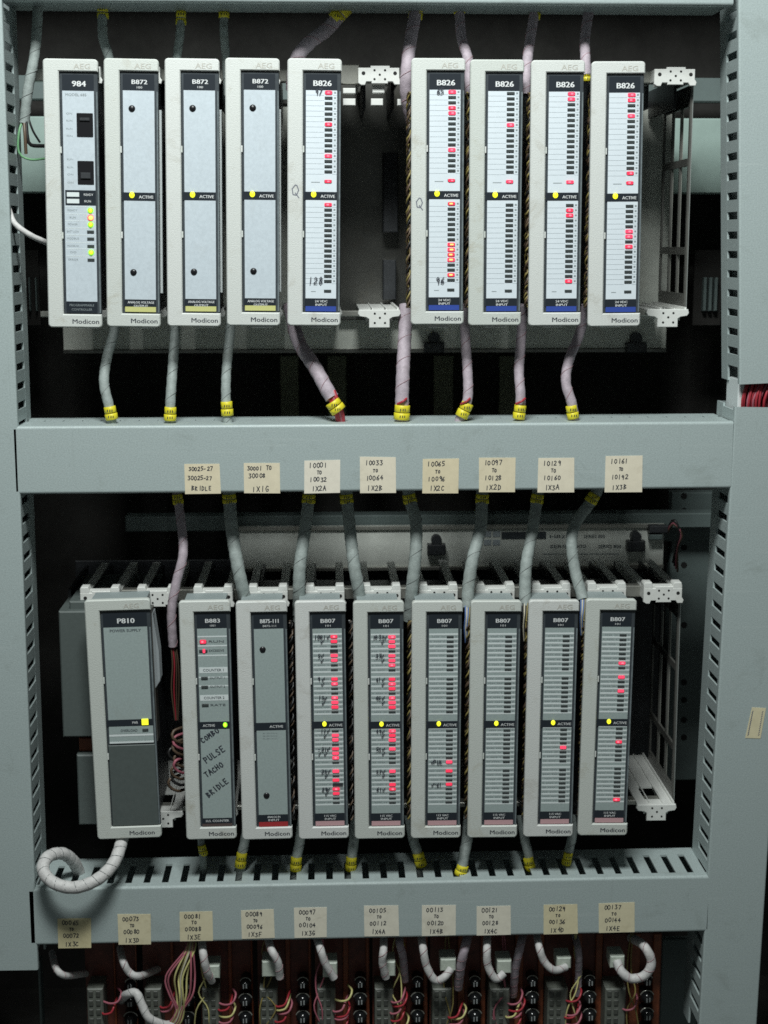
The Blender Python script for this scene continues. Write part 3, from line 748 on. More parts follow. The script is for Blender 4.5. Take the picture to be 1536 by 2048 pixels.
MB().box(37, 45.5, 0.9, 2.0, row_z_07(3, 0)-1.2, row_z_07(3, 0)+1.4).build('tape', 'housing', t3)
MB().box(38, 49, 0.9, 2.0, row_z_07(11, 1)-1.2, row_z_07(11, 1)+1.6).build('tape', 'housing', t3)
mk = []
for k, s_ in ((0, '1033v'), (1, '   v'), (4, ' 37v'), (5, '   v'), (8, ' 41v'), (9, '   v'), (12, ' 45v'), (13, '   v')): mk.append((s_, 20.5, row_z_07(k, 0), 3.1))
for k, s_ in ((0, ' 49v'), (1, '   v'), (4, ' 53v'), (5, '   v'), (8, ' 57v'), (9, '   v'), (12, ' 61v')): mk.append((s_, 20.5, row_z_07(k, 1), 3.1))
ticks(t4, mk)
ticks(t5b, [('vPUL', 21, row_z_07(7, 1), 3.4), ('v-61', 22, row_z_07(11, 1), 3.0)])

# the big grey body behind the power supply
l = sup.location/S
def sup_part(mb, name, m, label=None):
    mb.v = [tuple(into(sup, v)) for v in mb.v]; return mb.build(name, m, sup, label)
a, b = at(132, 1188, 60), at(290, 1225, 60)
sup_part(MB().box(at(138, 1200, 50).x, at(300, 1200, 50).x, 50, 190, at(0, 1390, 50).z, at(0, 1204, 50).z, 1.5), 'supply_body', 'supply_grey')
sup_part(MB().box(at(116, 1200, 40).x, at(180, 1200, 40).x, 40, 180, at(0, 1476, 40).z, at(0, 1224, 40).z, 1.5), 'supply_body', 'supply_grey')
sup_part(MB().box(at(142, 1200, 46).x, at(200, 1200, 46).x, 46, 180, at(0, 1652, 46).z, at(0, 1512, 46).z, 1.5), 'supply_body', 'supply_grey')
sup_part(MB().box(at(148, 1200, 60).x, at(188, 1200, 60).x, 60, 120, at(0, 1512, 60).z, at(0, 1478, 60).z, 1.0), 'transformer', 'board_orange')
mb = MB(); mb.poly([(W_, z_) for W_, z_ in ((70, -100), (75.5, -92), (75.5, -60), (71, -18), (70, -18))], 6, 30)
mb.build('terminal_cover', 'clear_plastic', sup)
MB().box(62.5, 69.6, 8, 32, -160, -14).build('terminal_strip', 'rack_dark', sup)

# ------------------------------------------------------------------ racks
def guide_front(up):
    """white plate with feet, local x 0..45, z 0..-19"""
    if up: return [(0,-17),(3,-19),(7,-19),(8.5,-15.5),(14,-15.5),(14,-17.5),(31,-17.5),(31,-15.5),(36,-15.5),(38,-18.5),(44,-18.5),(45,-15),(43,-12),(43,-1.5),(33,-1.5),(33,0.5),(13,0.5),(13,-1.5),(0,-1.5)]
    return [(11,-19),(33,-19),(33,-10),(36,-8),(43,-7),(45,-4),(44,0),(0,0),(-1,-4),(1,-7),(8,-8),(11,-10)]
def guide(rack, X, Z, up, hooks=False):
    GY = 57
    o = put('slot_guide', shared(('guide', up), lambda: (lambda mb: mb.poly(guide_front(up), 0, 4, .5))(MB()).mesh('slot_guide', 'guide_white')), rack, None, (X, GY, Z))
    def rails():
        mb = MB()
        if up:
            mb.box(0, 9, 4.1, 170, -4, -2).box(34, 43, 4.1, 170, -4, -2).box(0, 2, 4.1, 170, -14, -4.1).box(41, 43, 4.1, 170, -14, -4.1)
        else:
            mb.box(1, 12, 4.1, 176, -3, -0.6).box(32, 43, 4.1, 176, -3, -0.6).box(12, 32, 4.1, 20, -3, -0.6).box(12, 32, 62, 176, -3, -0.6)
            mb.box(14.4, 15.4, 4.2, 176, -0.5, 1.2).box(29.4, 30.4, 4.2, 176, -0.5, 1.2).box(41, 43, 4.2, 176, -0.5, 2.2).box(8, 10, 4.1, 170, -12, -3.1).box(34, 36, 4.1, 170, -12, -3.1)
        return mb.mesh('guide_rail', 'guide_white')
    put('guide_rail', shared(('grail', up), rails), o)
    def holes():
        mb = MB()
        if up:
            mb.disc(5.5, -7, 2.0, -.15, .3); mb.disc(38.5, -7, 2.0, -.15, .3)
            for x, z in ((17, -4), (28, -4), (22.5, -8.5), (17, -13), (28, -13)): mb.disc(x, z, 1.25, -.15, .3, 8)
        else:
            for x, z in ((17, -4), (28, -4), (22.5, -8.5), (17, -14), (28, -14)): mb.disc(x, z, 1.25, -.15, .3, 8)
        return mb.mesh('guide_hole', 'hole_dark')
    put('guide_hole', shared(('ghole', up), holes), o)
    if hooks:
        def hk():
            mb = MB()
            for x0 in (0, 33):
                s0 = 1 if x0 == 0 else -1
                pts = [(x0, -2), (x0+10, -2), (x0+10, 1.5), (x0+9, 5), (x0+1, 5), (x0, 3)]
                mb.poly(pts, 0.2, 16, .6)
            mb.box(10, 33, 1, 14, -1.6, 0.8)
            return mb.mesh('guide_hook', 'guide_white')
        put('guide_hook', shared('hook', hk), o)
    return o
def rack(label, x_left, x_right, ztop, slots, hook, ang=0):
    pm = 'plane_board' if hook else 'plane_strip'; ph = 36 if hook else -20
    """x_left.. at Y = 70; ztop = z of the module tops"""
    r = empty('card_rack', (x_left, 0, ztop), label, 'rack', 'racks holding the modules')
    Wd = x_right-x_left
    for x in slots:
        guide(r, x-x_left, 0.0 if hook else -2.0, True, hook); guide(r, x-x_left, -254.0, False)
    # backplane with its lips and the screw blocks
    bx0 = at(478, 1100, 250).x-x_left if hook else -25
    bp = MB().box(bx0, Wd+18, 250, 256, at(0, 1146, 250).z-ztop if hook else -312, ph, 1).build('backplane', pm, r)
    if hook: MB().box(-25, Wd+18, 257, 260, -300, -6, 1).build('backplane', 'housing', r)  # added dark sheet standing in for the shaded void behind the modules
    for zl_ in ((at(0, 1143, 250).z-ztop) if hook else -311, ph-2): MB().box(bx0, Wd+18, 246, 249.8, zl_-2.5, zl_+2.5, .8).build('backplane_lip', 'rack_metal' if hook else 'plane_dark', bp)  # upper lips in darker metal, the modules' shadow put into their colour
    # top and bottom rails
    MB().box(30 if hook else -20, Wd-2, 78, 92, -16, -3, 1).build('top_rail', 'rack_metal', r)
    MB().box(30 if hook else -20, Wd-2, 78, 92, -262, -256, 1).build('bottom_rail', 'rack_metal', r)
    x = -10; fin = MB().box(0, 3.2, 110, 244, -40, -9).mesh('guide_fin', 'housing')
    while x < Wd: put('guide_fin', fin, r, None, (x, 0, 0)); x += 30.74
    # end plate with window openings
    X = Wd; mb = MB()
    for y0, y1 in ((74, 79), (116, 120), (158, 162), (200, 206)): mb.box(X-3, X-1, y0, y1, -256, -18)
    for z0, z1 in ((-102, -94), (-196, -188), (-256, -238), (-40, -18)): mb.box(X-3.2, X-0.8, 79.1, 199.9, z0, z1)
    mb.build('end_plate', 'rack_dark', r)
    MB().box(X-1.0, X-.2, 73, 75, -255, -18).build('plate_edge', 'metal_edge', r)
    for yy in (116, 158): MB().box(X-1.0, X-.2, yy-1, yy, -256, -18).build('plate_edge', 'rack_metal', r)
    return r, Wd
def slotx(u_at_front, off=11.0): return at(u_at_front, 400 if u_at_front else 0).x+off
zu = at(600, 115).z; zl = at(700, 1203).z
us = [85, 207, 329, 450, 575, 698, 823, 941, 1063, 1184, 1304]
xs = [at(u, 385).x+11 for u in us]
ru, wu = rack('upper open metal card rack carrying nine modules with one empty slot', xs[0]-12, xs[-1]+46, zu, xs, False)
ls = [240, 357, 471, 589, 706, 824, 942, 1058, 1173, 1289]
xl = [at(u, 1203).x+11 for u in ls]; xl = [xl[0]-62]+xl
rl, wl = rack('lower open metal card rack seen from above with white hooked guides', xl[0]-12, xl[-1]+46, zl, xl, True)
def rpart(r, mb, name, m, label=None):
    l = r.location/S; mb.v = [(a-l.x, b-l.y, c-l.z) for a, b, c in mb.v]; return mb.build(name, m, r, label)
for u, v in ((868, 688), (1272, 688)):
    p = at(u, v, 244); o = rpart(ru, MB().box(p.x-12, p.x+12, 238, 249.8, p.z-10, p.z+2, 1).disc(p.x, p.z+7, 7, 241, 249.8), 'mounting_block', 'housing')
for u, v in ((873, 1095), (1272, 1088)):
    p = at(u, v, 240); o = rpart(rl, MB().box(p.x-11, p.x+11, 236, 249.8, p.z-9, p.z+4, 1).disc(p.x, p.z+9, 6.5, 238, 249.8), 'mounting_block', 'housing')
# print on the lower backplane
mb = MB()
for vv, spans in ((1073, ((1100, 1140), (1168, 1210))), (1093, ((1100, 1172), (1196, 1242)))):
    for u0, u1 in spans:
        p, q = at(u0, vv, 249.7), at(u1, vv, 249.7); text(mb, 'SERIES 800' if u1-u0 > 41 else 'H827', (p.x+q.x)/2, p.z, q.x-p.x, 4.0, 249.7, .15)
rpart(rl, mb, 'backplane_lettering', 'print_dark')
mb = MB()
for k in range(5):
    p = at(1100+k*31, 1108, 249.7); mb.quad(p.x-9, p.x+9, p.z-.5, p.z+.5, 249.7)
rpart(rl, mb, 'printed_line', 'print_mid')
p, q = at(1003, 1064, 249.5), at(1092, 1077, 249.5)
rpart(rl, MB().box(p.x, q.x, 248.8, 249.8, q.z, p.z), 'dark_decal', 'frame_dark')
mb = MB()
for k in range(2):
    for j in range(2):
        p = at(975+k*18, 1068+j*17, 249.5); mb.box(p.x-4.5, p.x+4.5, 249.3, 249.9, p.z-3.5, p.z+3.5)
rpart(rl, mb, 'small_decal', 'strip_grey')
# inside the empty upper slot
p, q = at(684, 172, 235), at(812, 640, 235)
o = rpart(ru, MB().box(p.x-4, q.x+12, 236, 243, q.z, p.z+12, 1), 'slot_back_plate', 'plane_dark')
for (u0, v0, u1, v1) in ((686, 176, 711, 187), (745, 170, 769, 186), (686, 197, 711, 211), (742, 197, 766, 211), (795, 198, 806, 211)):
    p, q = at(u0, v0, 64), at(u1, v1, 64); rpart(ru, MB().box(p.x, q.x, 64, 76, q.z, p.z, .6), 'white_tab', 'guide_white')
for (u0, v0, u1, v1) in ((766, 305, 796, 465), (766, 520, 792, 600)):
    p, q = at(u0, v0, 215), at(u1, v1, 215); rpart(ru, MB().box(p.x, q.x, 212, 235.8, q.z, p.z, 1.2), 'edge_connector', 'housing')
p, q = at(681, 196, 100), at(806, 300, 100)
# metal plate at the rail of the gap
p, q = at(680, 130, 68), at(718, 168, 68)
rpart(ru, MB().box(p.x, q.x, 66, 77.6, q.z, p.z, .8), 'rail_end', 'rack_metal')
# grey lids behind the lower bezels
for k, u in enumerate(ls[1:-1]):
    p = at(u, 1203); m_ = MB().box(p.x+5, p.x+50, 20, 150, zl-5, zl-1, 1.5)
# ------------------------------------------------------------------ cables
def cable(name, pts, dia, m, label, spiral='spiral_dark', pitch=13, markers=(), wires=(), group=None, sp_r=0.3, cat='cable'):
    """pts: (u, v, Y); markers: (index fraction 0..1, tilt ignored)"""
    P = [at(u, v, y) for u, v, y in pts]; R = dia/2
    base = P[-1]; t = empty(name, base, label, cat, group)
    def loc(p): return Vector(p)-base
    path = spline([loc(p) for p in P], 3.0)
    rn = random.Random(int(pts[0][0]*3+pts[0][1]))
    n = len(path)
    MB().tube(path, [R*(1+0.03*math.sin(i*1.7)) for i in range(n)], 14).build('sheath', m, t)
    if spiral:
        fine = spline([loc(p) for p in P], 1.2); hel = []; ph = rn.uniform(0, 6); u = None; dist = 0
        for i, p in enumerate(fine):
            tt = (fine[min(i+1, len(fine)-1)]-fine[max(i-1, 0)]).normalized()
            a_ = Vector((0, 1, 0)) if u is None else u
            u = (a_-tt*a_.dot(tt)); u = u.normalized() if u.length > 1e-5 else Vector((1, 0, 0)); wv = tt.cross(u)
            if i: dist += (p-fine[i-1]).length
            an = ph+dist/pitch*2*math.pi
            hel.append(p+(u*math.cos(an)+wv*math.sin(an))*(R+0.06))
        MB().tube(hel, sp_r, 4, True).build('spiral_wrap', spiral, t)
    for mk_ in markers:
        (u0, v0), (u1, v1), Ym, wd = mk_
        a_, b_ = loc(at(u0, v0, Ym)), loc(at(u1, v1, Ym)); c_ = (a_+b_)/2; g = (b_-a_).normalized()*0.4
        mb = MB().tube([a_, a_+g*.8, c_-g*2, c_-g], [wd/2-.5, wd/2, wd/2, wd/2-.4], 14).tube([c_+g, c_+g*2, b_-g*.8, b_], [wd/2-.2, wd/2+.4, wd/2+.4, wd/2-.1], 14)
        o = mb.build('marker_sleeve', 'marker_yellow', t)
        ink = MB()
        for cc in (a_*.72+b_*.28, a_*.25+b_*.75):
            for dx in (-2.2, .4, 2.6):
                yy = cc.y-math.sqrt(max(0, (wd/2+.35)**2-dx*dx))-.12
                ink.add([(cc.x+dx-.5, yy, cc.z-1.2), (cc.x+dx+.5, yy, cc.z-1.2), (cc.x+dx+.7, yy, cc.z+1.2), (cc.x+dx-.3, yy, cc.z+1.2)], [(0, 1, 2, 3)])
        ink.build('marker_print', 'ink', o)
    for (wp, wr, wm) in wires:
        MB().tube(spline([loc(at(*p)) for p in wp], 4), wr, 6).build('wire', wm, t)
    return t
def gap_wires(t, X, zt, zb, n=6, Y0=18, r=1.0, seed=0, cols=('wire_brown', 'wire_olive', 'wire_black', 'wire_brown', 'wire_olive')):
    """conductors running down the gap beside a module, laced round each other"""
    base = t.location/S; rn = random.Random(seed)
    for k in range(n):
        ph = rn.uniform(0, 6.28); pts = []; wl_ = rn.uniform(12, 26); N = int((zt-zb)/3)
        for i in range(N):
            z = zt-(zt-zb)*i/(N-1); a_ = ph+z/wl_*2*math.pi
            pts.append(Vector((X+1.9*math.cos(a_)+rn.uniform(-.35, .35), Y0+k*1.6+3.2*math.sin(a_), z))-base)
        MB().tube(pts, r, 5).build('conductor', cols[k % len(cols)], t)
GT, GB, GM, GL, GR = 'cables rising from the upper rack', 'cables dropping into the middle duct', 'cables dropping from the middle duct', 'cables dropping into the lower duct', 'cables below the lower duct'
wr = lambda *a: a
# top left
cable('cable', [(76, -60, 60), (75, 35, 55), (69, 110, 50), (56, 180, 50), (49, 245, 55)], 10.4, 'cable_grey', 'thick grey cable at the top left corner ending in loose dark and green wires', group=GT, pitch=22,
      wires=[([(46, 240, 54), (38, 265, 50), (38, 305, 50), (60, 319, 52), (92, 317, 60)], 1.3, 'wire_green'), ([(52, 243, 52), (55, 275, 50), (62, 290, 52), (90, 292, 62)], 2.0, 'wire_black'),
             ([(48, 243, 52), (50, 270, 48), (52, 308, 50)], 1.8, 'wire_brown'), ([(58, 240, 56), (66, 262, 56), (80, 285, 60)], 1.2, 'wire_black')])
cable('cable', [(-20, 385, 40), (12, 408, 20), (28, 445, 10), (60, 470, 12), (100, 488, 30)], 6.0, 'cable_white', 'thin white cable curving from the left duct behind the leftmost module', spiral=None, group=GT)
tops = [
 ([(205, -40, 45), (205, 20, 45), (206, 75, 48), (218, 118, 60), (222, 190, 75)], 10, 'cable_grey', ((205, 12), (206, 38), 45, 11.5), 'grey cable rising behind the second module from the left, yellow sleeve on it'),
 ([(362, -40, 50), (362, 30, 50), (360, 70, 56), (354, 118, 66), (352, 190, 75)], 9, 'cable_grey', ((362, 22), (362, 50), 50, 10.5), 'dim grey cable rising behind the third module from the left'),
 ([(448, -40, 55), (448, 30, 55), (448, 70, 60), (452, 118, 72), (456, 190, 80)], 9, 'cable_grey', ((448, 10), (448, 36), 55, 10.5), 'dim grey cable rising behind the fourth module from the left'),
 ([(720, -30, 50), (685, 22, 48), (655, 58, 46), (618, 86, 48), (592, 122, 60), (585, 180, 75)], 14.5, 'cable_pink', ((694, 14), (668, 40), 48, 15.5), 'thick pinkish cable slanting up to the right above the first blue striped module'),
 ([(836, -40, 45), (832, 20, 45), (822, 75, 45), (814, 140, 48), (813, 190, 54), (826, 250, 74), (850, 320, 110)], 13.5, 'cable_pink', ((834, 10), (830, 38), 45, 14.5), 'thick pinkish cable rising right of the empty slot'),
 ([(918, -40, 50), (919, 20, 48), (923, 75, 45), (936, 120, 40), (940, 190, 34)], 10.5, 'cable_pink', ((918, 4), (919, 28), 48, 11.5), 'pinkish cable rising between the second and third blue striped modules'),
 ([(1078, -40, 50), (1070, 20, 48), (1060, 80, 45), (1054, 130, 36), (1050, 190, 28)], 10.5, 'cable_pink', ((1074, 10), (1068, 38), 48, 11.5), 'pinkish cable rising between the third and fourth blue striped modules'),
 ([(1185, -40, 50), (1178, 20, 48), (1170, 75, 42), (1171, 120, 34), (1173, 150, 30)], 10.5, 'cable_pink', ((1173, 143), (1173, 163), 30, 9.0), 'pinkish cable left of the rightmost upper module, yellow sleeve at its lower end'),
]
ct = []
for pts, dia, m_, mk_, lb in tops:
    pts = [(a_, b_, c_+(26 if b_ < 60 else (14 if b_ < 100 else 0))) for a_, b_, c_ in pts]
    if mk_[0][1] < 60: mk_ = (mk_[0], mk_[1], mk_[2]+26, mk_[3])
    ct.append(cable('cable', pts, dia, m_, lb, spiral='spiral_dark' if m_ == 'cable_grey' else 'spiral_red', group=GT, markers=[mk_], pitch=24))
for t_, u, sd in ((ct[4], 817, 1), (ct[5], 935, 2), (ct[6], 1055, 3), (ct[7], 1176, 4)):
    X = at(u, 400, 20).x; gap_wires(t_, X, zu-32, zu-250, 6, 14, 1.0, sd)
# below the upper rack
downs = [
 ([(232, 610, 70), (228, 665, 60), (214, 715, 46), (208, 765, 34), (218, 812, 30), (224, 850, 30)], 10.6, 'cable_grey', ((219, 813), (224, 839), 28, 12.6), 'grey cable dropping into the middle duct, leftmost of its row'),
 ([(352, 610, 70), (350, 665, 60), (345, 740, 40), (341, 800, 30), (340, 850, 30)], 10.6, 'cable_grey', ((341, 814), (340, 841), 28, 12.4), 'grey cable dropping into the middle duct, second of its row from the left'),
 ([(462, 610, 70), (460, 665, 60), (453, 740, 40), (452, 800, 32), (456, 850, 30)], 10.2, 'cable_grey', ((453, 803), (455, 831), 30, 12.2), 'grey cable dropping into the middle duct, third of its row with white end showing'),
 ([(580, 610, 80), (596, 680, 60), (630, 735, 44), (650, 772, 34), (664, 796, 30)], 15.2, 'cable_pink', ((664, 803), (678, 822), 27, 16.5), 'thick cable slanting right into the middle duct with red wires at its yellow sleeve'),
 ([(812, 610, 70), (810, 665, 60), (806, 740, 38), (804, 800, 30), (804, 850, 30)], 14.6, 'cable_pink', ((805, 810), (803, 839), 28, 16.4), 'thick straight pinkish cable dropping into the middle duct beneath the empty slot'),
 ([(930, 610, 40), (930, 665, 46), (935, 740, 38), (936, 790, 30), (931, 812, 28), (916, 850, 30)], 10.6, 'cable_pink', ((936, 806), (922, 834), 27, 13.0), 'pinkish cable with a yellow sleeve leaning left, under the second blue striped module'),
 ([(1045, 610, 40), (1043, 665, 46), (1038, 740, 38), (1041, 790, 30), (1040, 850, 30)], 10.6, 'cable_pink', ((1041, 810), (1037, 838), 27, 12.6), 'pinkish cable with an upright yellow sleeve, under the third blue striped module'),
 ([(1172, 610, 40), (1160, 665, 46), (1138, 720, 38), (1132, 765, 32), (1144, 808, 28), (1150, 850, 30)], 10.6, 'cable_pink', ((1142, 811), (1147, 837), 27, 12.0), 'bowed pinkish cable with a yellow sleeve, rightmost of those above the middle duct'),
]
for i, (pts, dia, m_, mk_, lb) in enumerate(downs):
    ws = []
    if i == 3: ws = [([(655+k*4, 782, 32-k), (662+k*4, 800, 28-k), (672+k*4, 826, 28), (678+k*3, 850, 32)], 2.6, 'wire_red' if k != 2 else 'wire_pink') for k in range(4)]
    if i in (4, 5, 6): ws = [([(pts[-2][0]-9, 808, 24), (pts[-2][0]+2, 803, 20), (pts[-2][0]+9, 797, 24)], 1.3, 'wire_red')]
    cable('cable', pts, dia, m_, lb, spiral='spiral_dark' if m_ == 'cable_grey' else 'spiral_red', group=GB, markers=[mk_], pitch=26, wires=ws)
# between the middle duct and the lower rack
mids = [
 ([(350, 960, 52), (356, 1000, 50), (364, 1060, 46), (366, 1110, 42), (352, 1168, 38), (343, 1225, 36), (346, 1292, 40)], 10.0, 'cable_pink', ((354, 988), (357, 1008), 50, 11.5), 'slender pinkish cable hanging by the power supply and ending in red wires'),
 ([(456, 960, 50), (459, 1000, 48), (464, 1060, 46), (475, 1130, 44), (487, 1185, 46), (496, 1230, 60)], 14.0, 'cable_grey', ((458, 988), (459, 1006), 48, 15), 'grey cable hanging behind the red striped module'),
 ([(618, 960, 50), (617, 1000, 48), (610, 1060, 46), (600, 1130, 44), (598, 1185, 46), (598, 1240, 60)], 13.6, 'cable_grey', ((618, 988), (617, 1006), 48, 14.6), 'grey cable hanging left behind the first pink striped module'),
 ([(692, 960, 50), (694, 1000, 48), (700, 1060, 46), (708, 1130, 44), (718, 1185, 46), (722, 1240, 60)], 13.6, 'cable_grey', ((692, 988), (694, 1006), 48, 14.6), 'grey cable hanging left behind the second pink striped module'),
 ([(814, 960, 50), (820, 1000, 48), (832, 1045, 46), (831, 1110, 44), (824, 1175, 44), (818, 1240, 52)], 13.6, 'cable_grey', ((817, 988), (821, 1006), 48, 14.6), 'bowed grey cable hanging above the third pink striped module'),
 ([(966, 960, 50), (964, 1000, 48), (961, 1055, 44), (946, 1115, 38), (937, 1170, 32), (935, 1215, 26)], 13.4, 'cable_grey', ((965, 988), (964, 1006), 48, 14.4), 'grey cable swinging left above the fourth pink striped module'),
 ([(1078, 960, 50), (1074, 1000, 48), (1065, 1060, 44), (1053, 1125, 38), (1050, 1175, 32), (1050, 1212, 26)], 12.8, 'cable_grey', ((1076, 988), (1073, 1006), 48, 14), 'grey cable hanging left of the fifth pink striped module'),
 ([(1205, 960, 50), (1183, 1002, 48), (1152, 1045, 46), (1143, 1085, 42), (1150, 1140, 36), (1162, 1185, 28), (1166, 1200, 24)], 12.4, 'cable_grey', ((1190, 988), (1180, 1005), 48, 13.6), 'strongly bent grey cable left of the rightmost lower module'),
]
cm = []
for i, (pts, dia, m_, mk_, lb) in enumerate(mids):
    ws = []
    if i == 0:
        ws = [([(342+k*3, 1288, 38+k), (345+k*4, 1330, 40), (343+k*5, 1380, 44), (350+k*2, 1440, 50)], 0.9, 'wire_red' if k == 1 else 'wire_brown') for k in range(4)]
        rn = random.Random(5)
        for k in range(9):
            x0 = rn.uniform(338, 350); y0 = 1462+k*12
            ws.append(([(x0+22, y0-8, 50), (x0+2, y0, 40+rn.uniform(-4, 4)), (x0, y0+14, 38), (x0+16, y0+24, 42), (x0+34, y0+20, 55)], 1.7, ('wire_brown', 'wire_pink', 'wire_brown', 'wire_black')[k % 4]))
    if i in (5, 6, 7):
        u0, v0 = pts[-1][0], pts[-1][1]
        for k, c_ in enumerate(('wire_blue', 'wire_cream', 'wire_blue', 'wire_olive')):
            if i == 6 and k % 2 == 0: c_ = 'wire_black'
            ws.append(([(u0-4+k*3, v0-6, 22), (u0-4+k*2.5, v0+18, 16), (u0-6+k*2.4, v0+40, 14), (u0-4+k*2, v0+70, 18)], 0.95, c_))
    pts = [(a_, b_, c_+(18 if b_ < 1020 else (10 if b_ < 1070 else 0))) for a_, b_, c_ in pts]; mk_ = (mk_[0], mk_[1], mk_[2]+18, mk_[3])
    cm.append(cable('cable', pts, dia, m_, lb, spiral='spiral_dark' if m_ == 'cable_grey' else 'spiral_red', group=GM, markers=[mk_], pitch=30, wires=ws))
for t_, u, sd in ((cm[3], 702, 11), (cm[4], 818, 12), (cm[5], 934, 13), (cm[6], 1050, 14), (cm[7], 1163, 15), (cm[2], 584, 10)):
    X = at(u, 1440, 20).x; k_ = (u-760)/400
    gap_wires(t_, X, zl-26, zl-250, 6, 14, 1.0, sd, cols=('wire_brown', 'wire_olive', 'wire_black', 'wire_olive', 'wire_brown') if sd > 11 else ('wire_black', 'wire_brown', 'wire_black'))
# below the lower rack
lows = [
 ([(398, 1640, 60), (402, 1680, 50), (406, 1715, 45), (408, 1750, 45)], 8.0, 'cable_grey', ((403, 1690), (408, 1710), 46, 9.0), 'dim slim cable with small yellow sleeve beneath the counter module'),
 ([(498, 1630, 60), (490, 1680, 50), (483, 1715, 42), (480, 1760, 42)], 11.0, 'cable_grey', ((484, 1706), (480, 1734), 40, 12.0), 'grey cable with yellow sleeve beneath the red striped module'),
 ([(606, 1630, 60), (600, 1680, 50), (593, 1720, 42), (590, 1765, 42)], 11.6, 'cable_grey', ((593, 1714), (591, 1741), 40, 12.6), 'grey cable with yellow sleeve beneath the first pink striped module'),
 ([(712, 1630, 60), (708, 1680, 50), (703, 1720, 42), (700, 1765, 42)], 11.6, 'cable_grey', ((703, 1714), (701, 1741), 40, 12.2), 'grey cable with yellow sleeve beneath the second pink striped module'),
 ([(818, 1630, 60), (827, 1680, 50), (838, 1715, 46), (845, 1760, 46)], 11.6, 'cable_grey', ((836, 1706), (843, 1732), 44, 12.6), 'grey cable leaning right with a dim yellow sleeve beneath the third pink striped module'),
 ([(938, 1630, 50), (934, 1680, 40), (925, 1725, 26), (920, 1765, 26)], 12.4, 'cable_grey', ((926, 1730), (920, 1750), 24, 13.2), 'grey cable with a bright yellow sleeve touching the lower duct edge'),
 ([(1042, 1630, 60), (1050, 1680, 50), (1058, 1715, 42), (1062, 1760, 42)], 10.6, 'cable_grey', ((1056, 1716), (1062, 1740), 38, 11.6), 'grey cable leaning right beneath the fifth pink striped module'),
 ([(1152, 1630, 50), (1143, 1680, 44), (1136, 1710, 40), (1132, 1755, 42)], 10.4, 'cable_grey', ((1137, 1705), (1132, 1729), 38, 10.2), 'grey cable with yellow sleeve, rightmost of those above the lower duct'),
]
for pts, dia, m_, mk_, lb in lows:
    cable('cable', pts, dia, m_, lb, group=GL, markers=[mk_], pitch=30)
cable('cable', [(250, 1640, 40), (244, 1680, 10), (228, 1725, -12), (196, 1758, -24), (150, 1775, -30), (108, 1766, -27), (86, 1740, -18), (96, 1714, -4), (124, 1707, 14), (146, 1722, 30), (158, 1745, 44)], 13.6, 'cable_white',
      'thick white spiral wrapped cable looping out of the power supply over the lower duct', spiral='spiral_dark', pitch=11, sp_r=.4, group=GL)
# ------------------------------------------------------------------ bottom: relay boards, plugs, cables
def plug(t_base, u, v, Y, w_=18, h_=15):
    return None
bots = [
 ([(104, 1905, 60), (112, 1936, 48), (130, 1951, 46), (172, 1947, 90)], 7.6, None, 'short white cable curving to the right below the lower duct, leftmost of all'),
 ([(240, 1895, 60), (246, 1922, 44), (258, 1944, 42), (278, 1952, 44), (316, 1938, 90)], 8.2, None, 'white cable curving right just below the second yellowed label from the left'),
 ([(403, 1870, 40), (406, 1905, 36), (413, 1940, 36), (424, 1962, 48)], 9.0, (424, 1942, 14, 14), 'white cable just right of the loose pink and yellow wires'),
 ([(534, 1870, 40), (543, 1900, 36), (556, 1925, 34), (560, 1955, 40)], 8.8, (542, 1936, 16, 17), 'white cable with its plug to the left, below the fourth yellowed label'),
 ([(632, 1870, 40), (640, 1895, 36), (650, 1925, 34), (668, 1956, 38)], 8.8, (660, 1938, 13, 16), 'white cable crossing a pale plug, below the fifth yellowed label'),
 ([(768, 1870, 40), (767, 1900, 36), (765, 1925, 36), (772, 1955, 42)], 8.8, (776, 1936, 13, 16), 'upright white cable ending on a pale plug, below the sixth yellowed label'),
 ([(842, 1870, 40), (846, 1895, 36), (853, 1932, 32), (870, 1960, 32), (888, 1955, 34), (902, 1938, 40)], 8.8, (896, 1928, 14, 13), 'white J shaped cable hooking up to a plug, below the seventh yellowed label'),
 ([(975, 1870, 40), (974, 1895, 36), (976, 1932, 32), (992, 1958, 32), (1008, 1946, 38)], 8.8, (1008, 1932, 13, 14), 'white U shaped cable hooking up to a plug, below the eighth yellowed label'),
 ([(1074, 1870, 40), (1078, 1893, 36), (1088, 1922, 34), (1108, 1940, 34), (1132, 1934, 42)], 8.4, (1127, 1924, 13, 12), 'white cable sweeping right to a plug, below the ninth yellowed label'),
 ([(1262, 1875, 60), (1288, 1892, 40), (1303, 1924, 34), (1290, 1950, 32), (1262, 1957, 32), (1242, 1942, 36), (1234, 1922, 44)], 10.4, (1234, 1922, 13, 13), 'thick white cable in a wide U at the lower right, rightmost of all'),
 ([(936, 1870, 40), (930, 1895, 40), (922, 1930, 44), (916, 1975, 60)], 10.4, None, 'pinkish cable leaning left between two hooked white cables'),
 ([(1046, 1870, 46), (1040, 1895, 48), (1031, 1935, 54), (1026, 1990, 70)], 9.4, None, 'dim pinkish cable leaning left below the eighth yellowed label'),
 ([(798, 1870, 46), (800, 1890, 44), (806, 1915, 52), (810, 1960, 70)], 9.0, None, 'dim pinkish cable with a yellow tip beside the sixth yellowed label'),
 ([(1150, 1870, 60), (1157, 1905, 52), (1157, 1950, 62), (1155, 1990, 66)], 8.0, None, 'dim grey cable hanging straight below the ninth yellowed label'),
 ([(242, 2002, 70), (252, 1990, 50), (272, 1986, 40), (284, 2010, 36), (298, 2036, 34), (330, 2050, 40), (352, 2046, 48)], 9.6, None, 'grey white cable arching at the bottom left beneath everything'),
]
